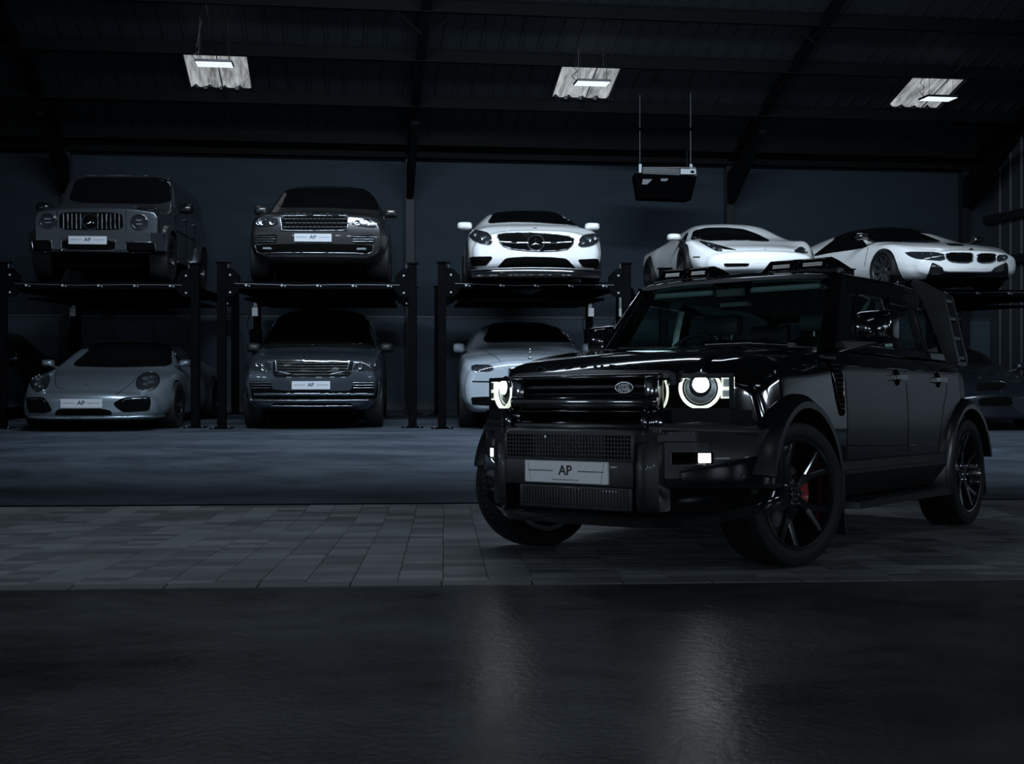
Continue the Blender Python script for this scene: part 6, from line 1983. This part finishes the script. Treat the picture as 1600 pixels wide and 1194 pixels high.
# ---- wheels
def hero_wheel_meshes():
    r, rim, w = .405, .302, .285
    h = w / 2
    d = {}
    tb = MB().lathe([(rim - .004, -h * .80), (rim + .012, -h * .96), (r - .05, -h), (r - .018, -h * .95), (r - .008, -h * .80), (r - .008, h * .80), (r - .018, h * .95), (r - .05, h), (rim + .03, h * .99), (rim + .012, h * .96), (rim - .004, h * .86)], 64, 'y')
    d['tyre'] = tb.mesh('tyre'); d['tyre'].materials.append(RUBBER)
    tr = MB(); N = 64
    for k in range(N):
        for (y0, y1, off, sk) in ((-h * .90, -h * .52, 0, .6), (-h * .47, -h * .06, .5, -.5), (h * .0, h * .42, 0, .5), (h * .47, h * .90, .5, -.6)):
            a0 = 2 * pi * (k + off) / N; a1 = a0 + 2 * pi / N * .72
            pts = []
            for yy, q in ((y0, 0), (y1, 1)):
                da = sk * q * 2 * pi / N
                drop = .012 if abs(yy) > h * .8 else 0
                for a in (a0 + da, a1 + da):
                    for rr in (r - .016 - drop, r - drop):
                        pts.append((rr * cos(a), yy, rr * sin(a)))
            i = [0, 1, 2, 3, 4, 5, 6, 7]
            tr.add([pts[q] for q in i], [(0, 1, 3, 2), (4, 6, 7, 5), (0, 4, 5, 1), (2, 3, 7, 6), (1, 5, 7, 3), (0, 2, 6, 4)])
    d['tread'] = tr.mesh('tread'); d['tread'].materials.append(RUBBER)
    for zr in (.33, .365):
        pass
    rb = MB().lathe([(rim, -h * .84), (rim + .006, h * .90), (rim - .004, h * .965), (rim - .014, h * .95), (rim - .022, h * .80), (rim - .030, h * .1), (rim - .06, -h * .5), (rim - .03, -h * .84)], 56, 'y')
    d['rim'] = rb.mesh('rim'); d['rim'].materials.append(RIMGLOSS)
    def seg(b, p0, p1, w0, w1, y0, y1, th):
        dx, dz = p1[0] - p0[0], p1[1] - p0[1]; L = sqrt(dx * dx + dz * dz); nx, nz = -dz / L, dx / L
        pts = []
        for (px_, pz), ww, yy in ((p0, w0, y0), (p1, w1, y1)):
            for sg in (-1, 1):
                pts += [(px_ + sg * nx * ww, yy - th, pz + sg * nz * ww), (px_ + sg * nx * ww, yy - .006, pz + sg * nz * ww), (px_ + sg * nx * ww * .55, yy, pz + sg * nz * ww * .55)]
        b.hull(pts)
    sp_ = []
    for k in range(5):
        th = radians(70 + 72 * k)
        b = MB()
        pc = lambda r_, a: (r_ * cos(th + a), r_ * sin(th + a))
        yh, yf, yr_ = h * .62, h * .66, h * .88
        for sg in (-1, 1):
            seg(b, pc(.050, sg * .16), pc(.150, sg * .075), .014, .016, yh, yf, .03)
        seg(b, pc(.148, -.04), pc(rim - .012, -.235), .022, .018, yf, yr_, .032)
        seg(b, pc(.148, .04), pc(rim - .012, .235), .022, .018, yf, yr_, .032)
        seg(b, pc(.05, 0), pc(.152, 0), .022, .022, yh - .008, yf - .008, .02)
        me = b.mesh('spoke'); me.materials.append(RIMGLOSS); sp_.append(me)
    d['spokes'] = sp_
    hb_ = MB().lathe([(.0001, h * .2), (.080, h * .2), (.080, h * .56), (.070, h * .62), (.0001, h * .62)], 28, 'y')
    d['hub'] = hb_.mesh('hub'); d['hub'].materials.append(RIMGLOSS)
    cp = MB().lathe([(.0001, h * .62), (.032, h * .62), (.032, h * .70), (.028, h * .73), (.0001, h * .73)], 24, 'y')
    d['cap'] = cp.mesh('centre_cap'); d['cap'].materials.append(BLACK)
    cr = MB().tube([(.030 * cos(t * pi / 12), h * .73, .030 * sin(t * pi / 12)) for t in range(24)], .002, 6, True)
    d['capring'] = cr.mesh('cap_ring'); d['capring'].materials.append(CHROME)
    nt_ = MB().lathe([(.0001, 0), (.011, 0), (.011, .020), (.007, .028), (.0001, .028)], 10, 'y')
    d['nut'] = nt_.mesh('lug_nut'); d['nut'].materials.append(CHROME)
    ds = MB().lathe([(.0001, -.014), (.19, -.014), (.19, .014), (.0001, .014)], 36, 'y')
    d['disc'] = ds.mesh('brake_disc'); d['disc'].materials.append(mat('brake_iron', (.12, .12, .125), .4, .9))
    me = text_mesh('URBAN', .013, .0006)
    me.transform(Matrix(((-1, 0, 0, 0), (0, 0, 1, h * .732), (0, 1, 0, 0), (0, 0, 0, 1))))
    me.materials.append(CHROMEDIM); d['mark'] = me
    for q in ('tyre', 'rim', 'hub', 'cap', 'nut', 'disc'):
        d[q].polygons.foreach_set('use_smooth', [True] * len(d[q].polygons)); d[q].set_sharp_from_angle(angle=radians(35))
    return d
RIMGLOSS = mat('gloss_black_rim', (0.008, 0.008, 0.009), 0.16, 0.0, 0.9)
HW = hero_wheel_meshes()
def hero_wheel(x, y, steer, spin):
    o = bpy.data.objects.new('wheel', HW['tyre']); COL.objects.link(o); o.parent = R_
    o.matrix_local = Matrix.Translation((x, y, .405)) @ Matrix.Rotation(steer + (pi if y < 0 else 0), 4, 'Z') @ Matrix.Rotation(spin, 4, 'Y')
    def ch(nm, me, M=None):
        c = bpy.data.objects.new(nm, me); COL.objects.link(c); c.parent = o
        if M is not None: c.matrix_local = M
        return c
    t = ch('tread', HW['tread']); t['kind'] = 'stuff'
    ch('rim', HW['rim']); ch('hub', HW['hub']); ch('centre_cap', HW['cap']); ch('cap_ring', HW['capring']); ch('brake_disc', HW['disc'], Matrix.Translation((0, -.02, 0)))
    for me in HW['spokes']: ch('spoke', me)
    h = .285 / 2
    for k in range(5):
        a = radians(90 + 72 * k) + radians(16)
        ch('lug_nut', HW['nut'], Matrix.Translation((.056 * cos(a), h * .615, .056 * sin(a))))
    if y > 0: ch('cap_mark', HW['mark'], Matrix.Rotation(-spin, 4, 'Y'))
    # caliper stays upright behind the spokes
    cal = MB().hull([(r_ * cos(radians(a)), yy, r_ * sin(radians(a))) for r_ in (.125, .205) for a in (165, 185, 205) for yy in (-.055, .035)])
    cme = cal.mesh('brake_caliper'); cme.materials.append(RED)
    sgn = 1 if y > 0 else -1
    M = Matrix.Rotation(-spin, 4, 'Y')
    if y < 0: M = M @ Matrix.Rotation(pi, 4, 'Y')
    ch('brake_caliper', cme, M)
ST = radians(-14)
hero_wheel(0, .845, ST, 0); hero_wheel(0, -.845, ST, .5)
hero_wheel(-3.022, .82, 0, -.35); hero_wheel(-3.022, -.82, 0, .8)
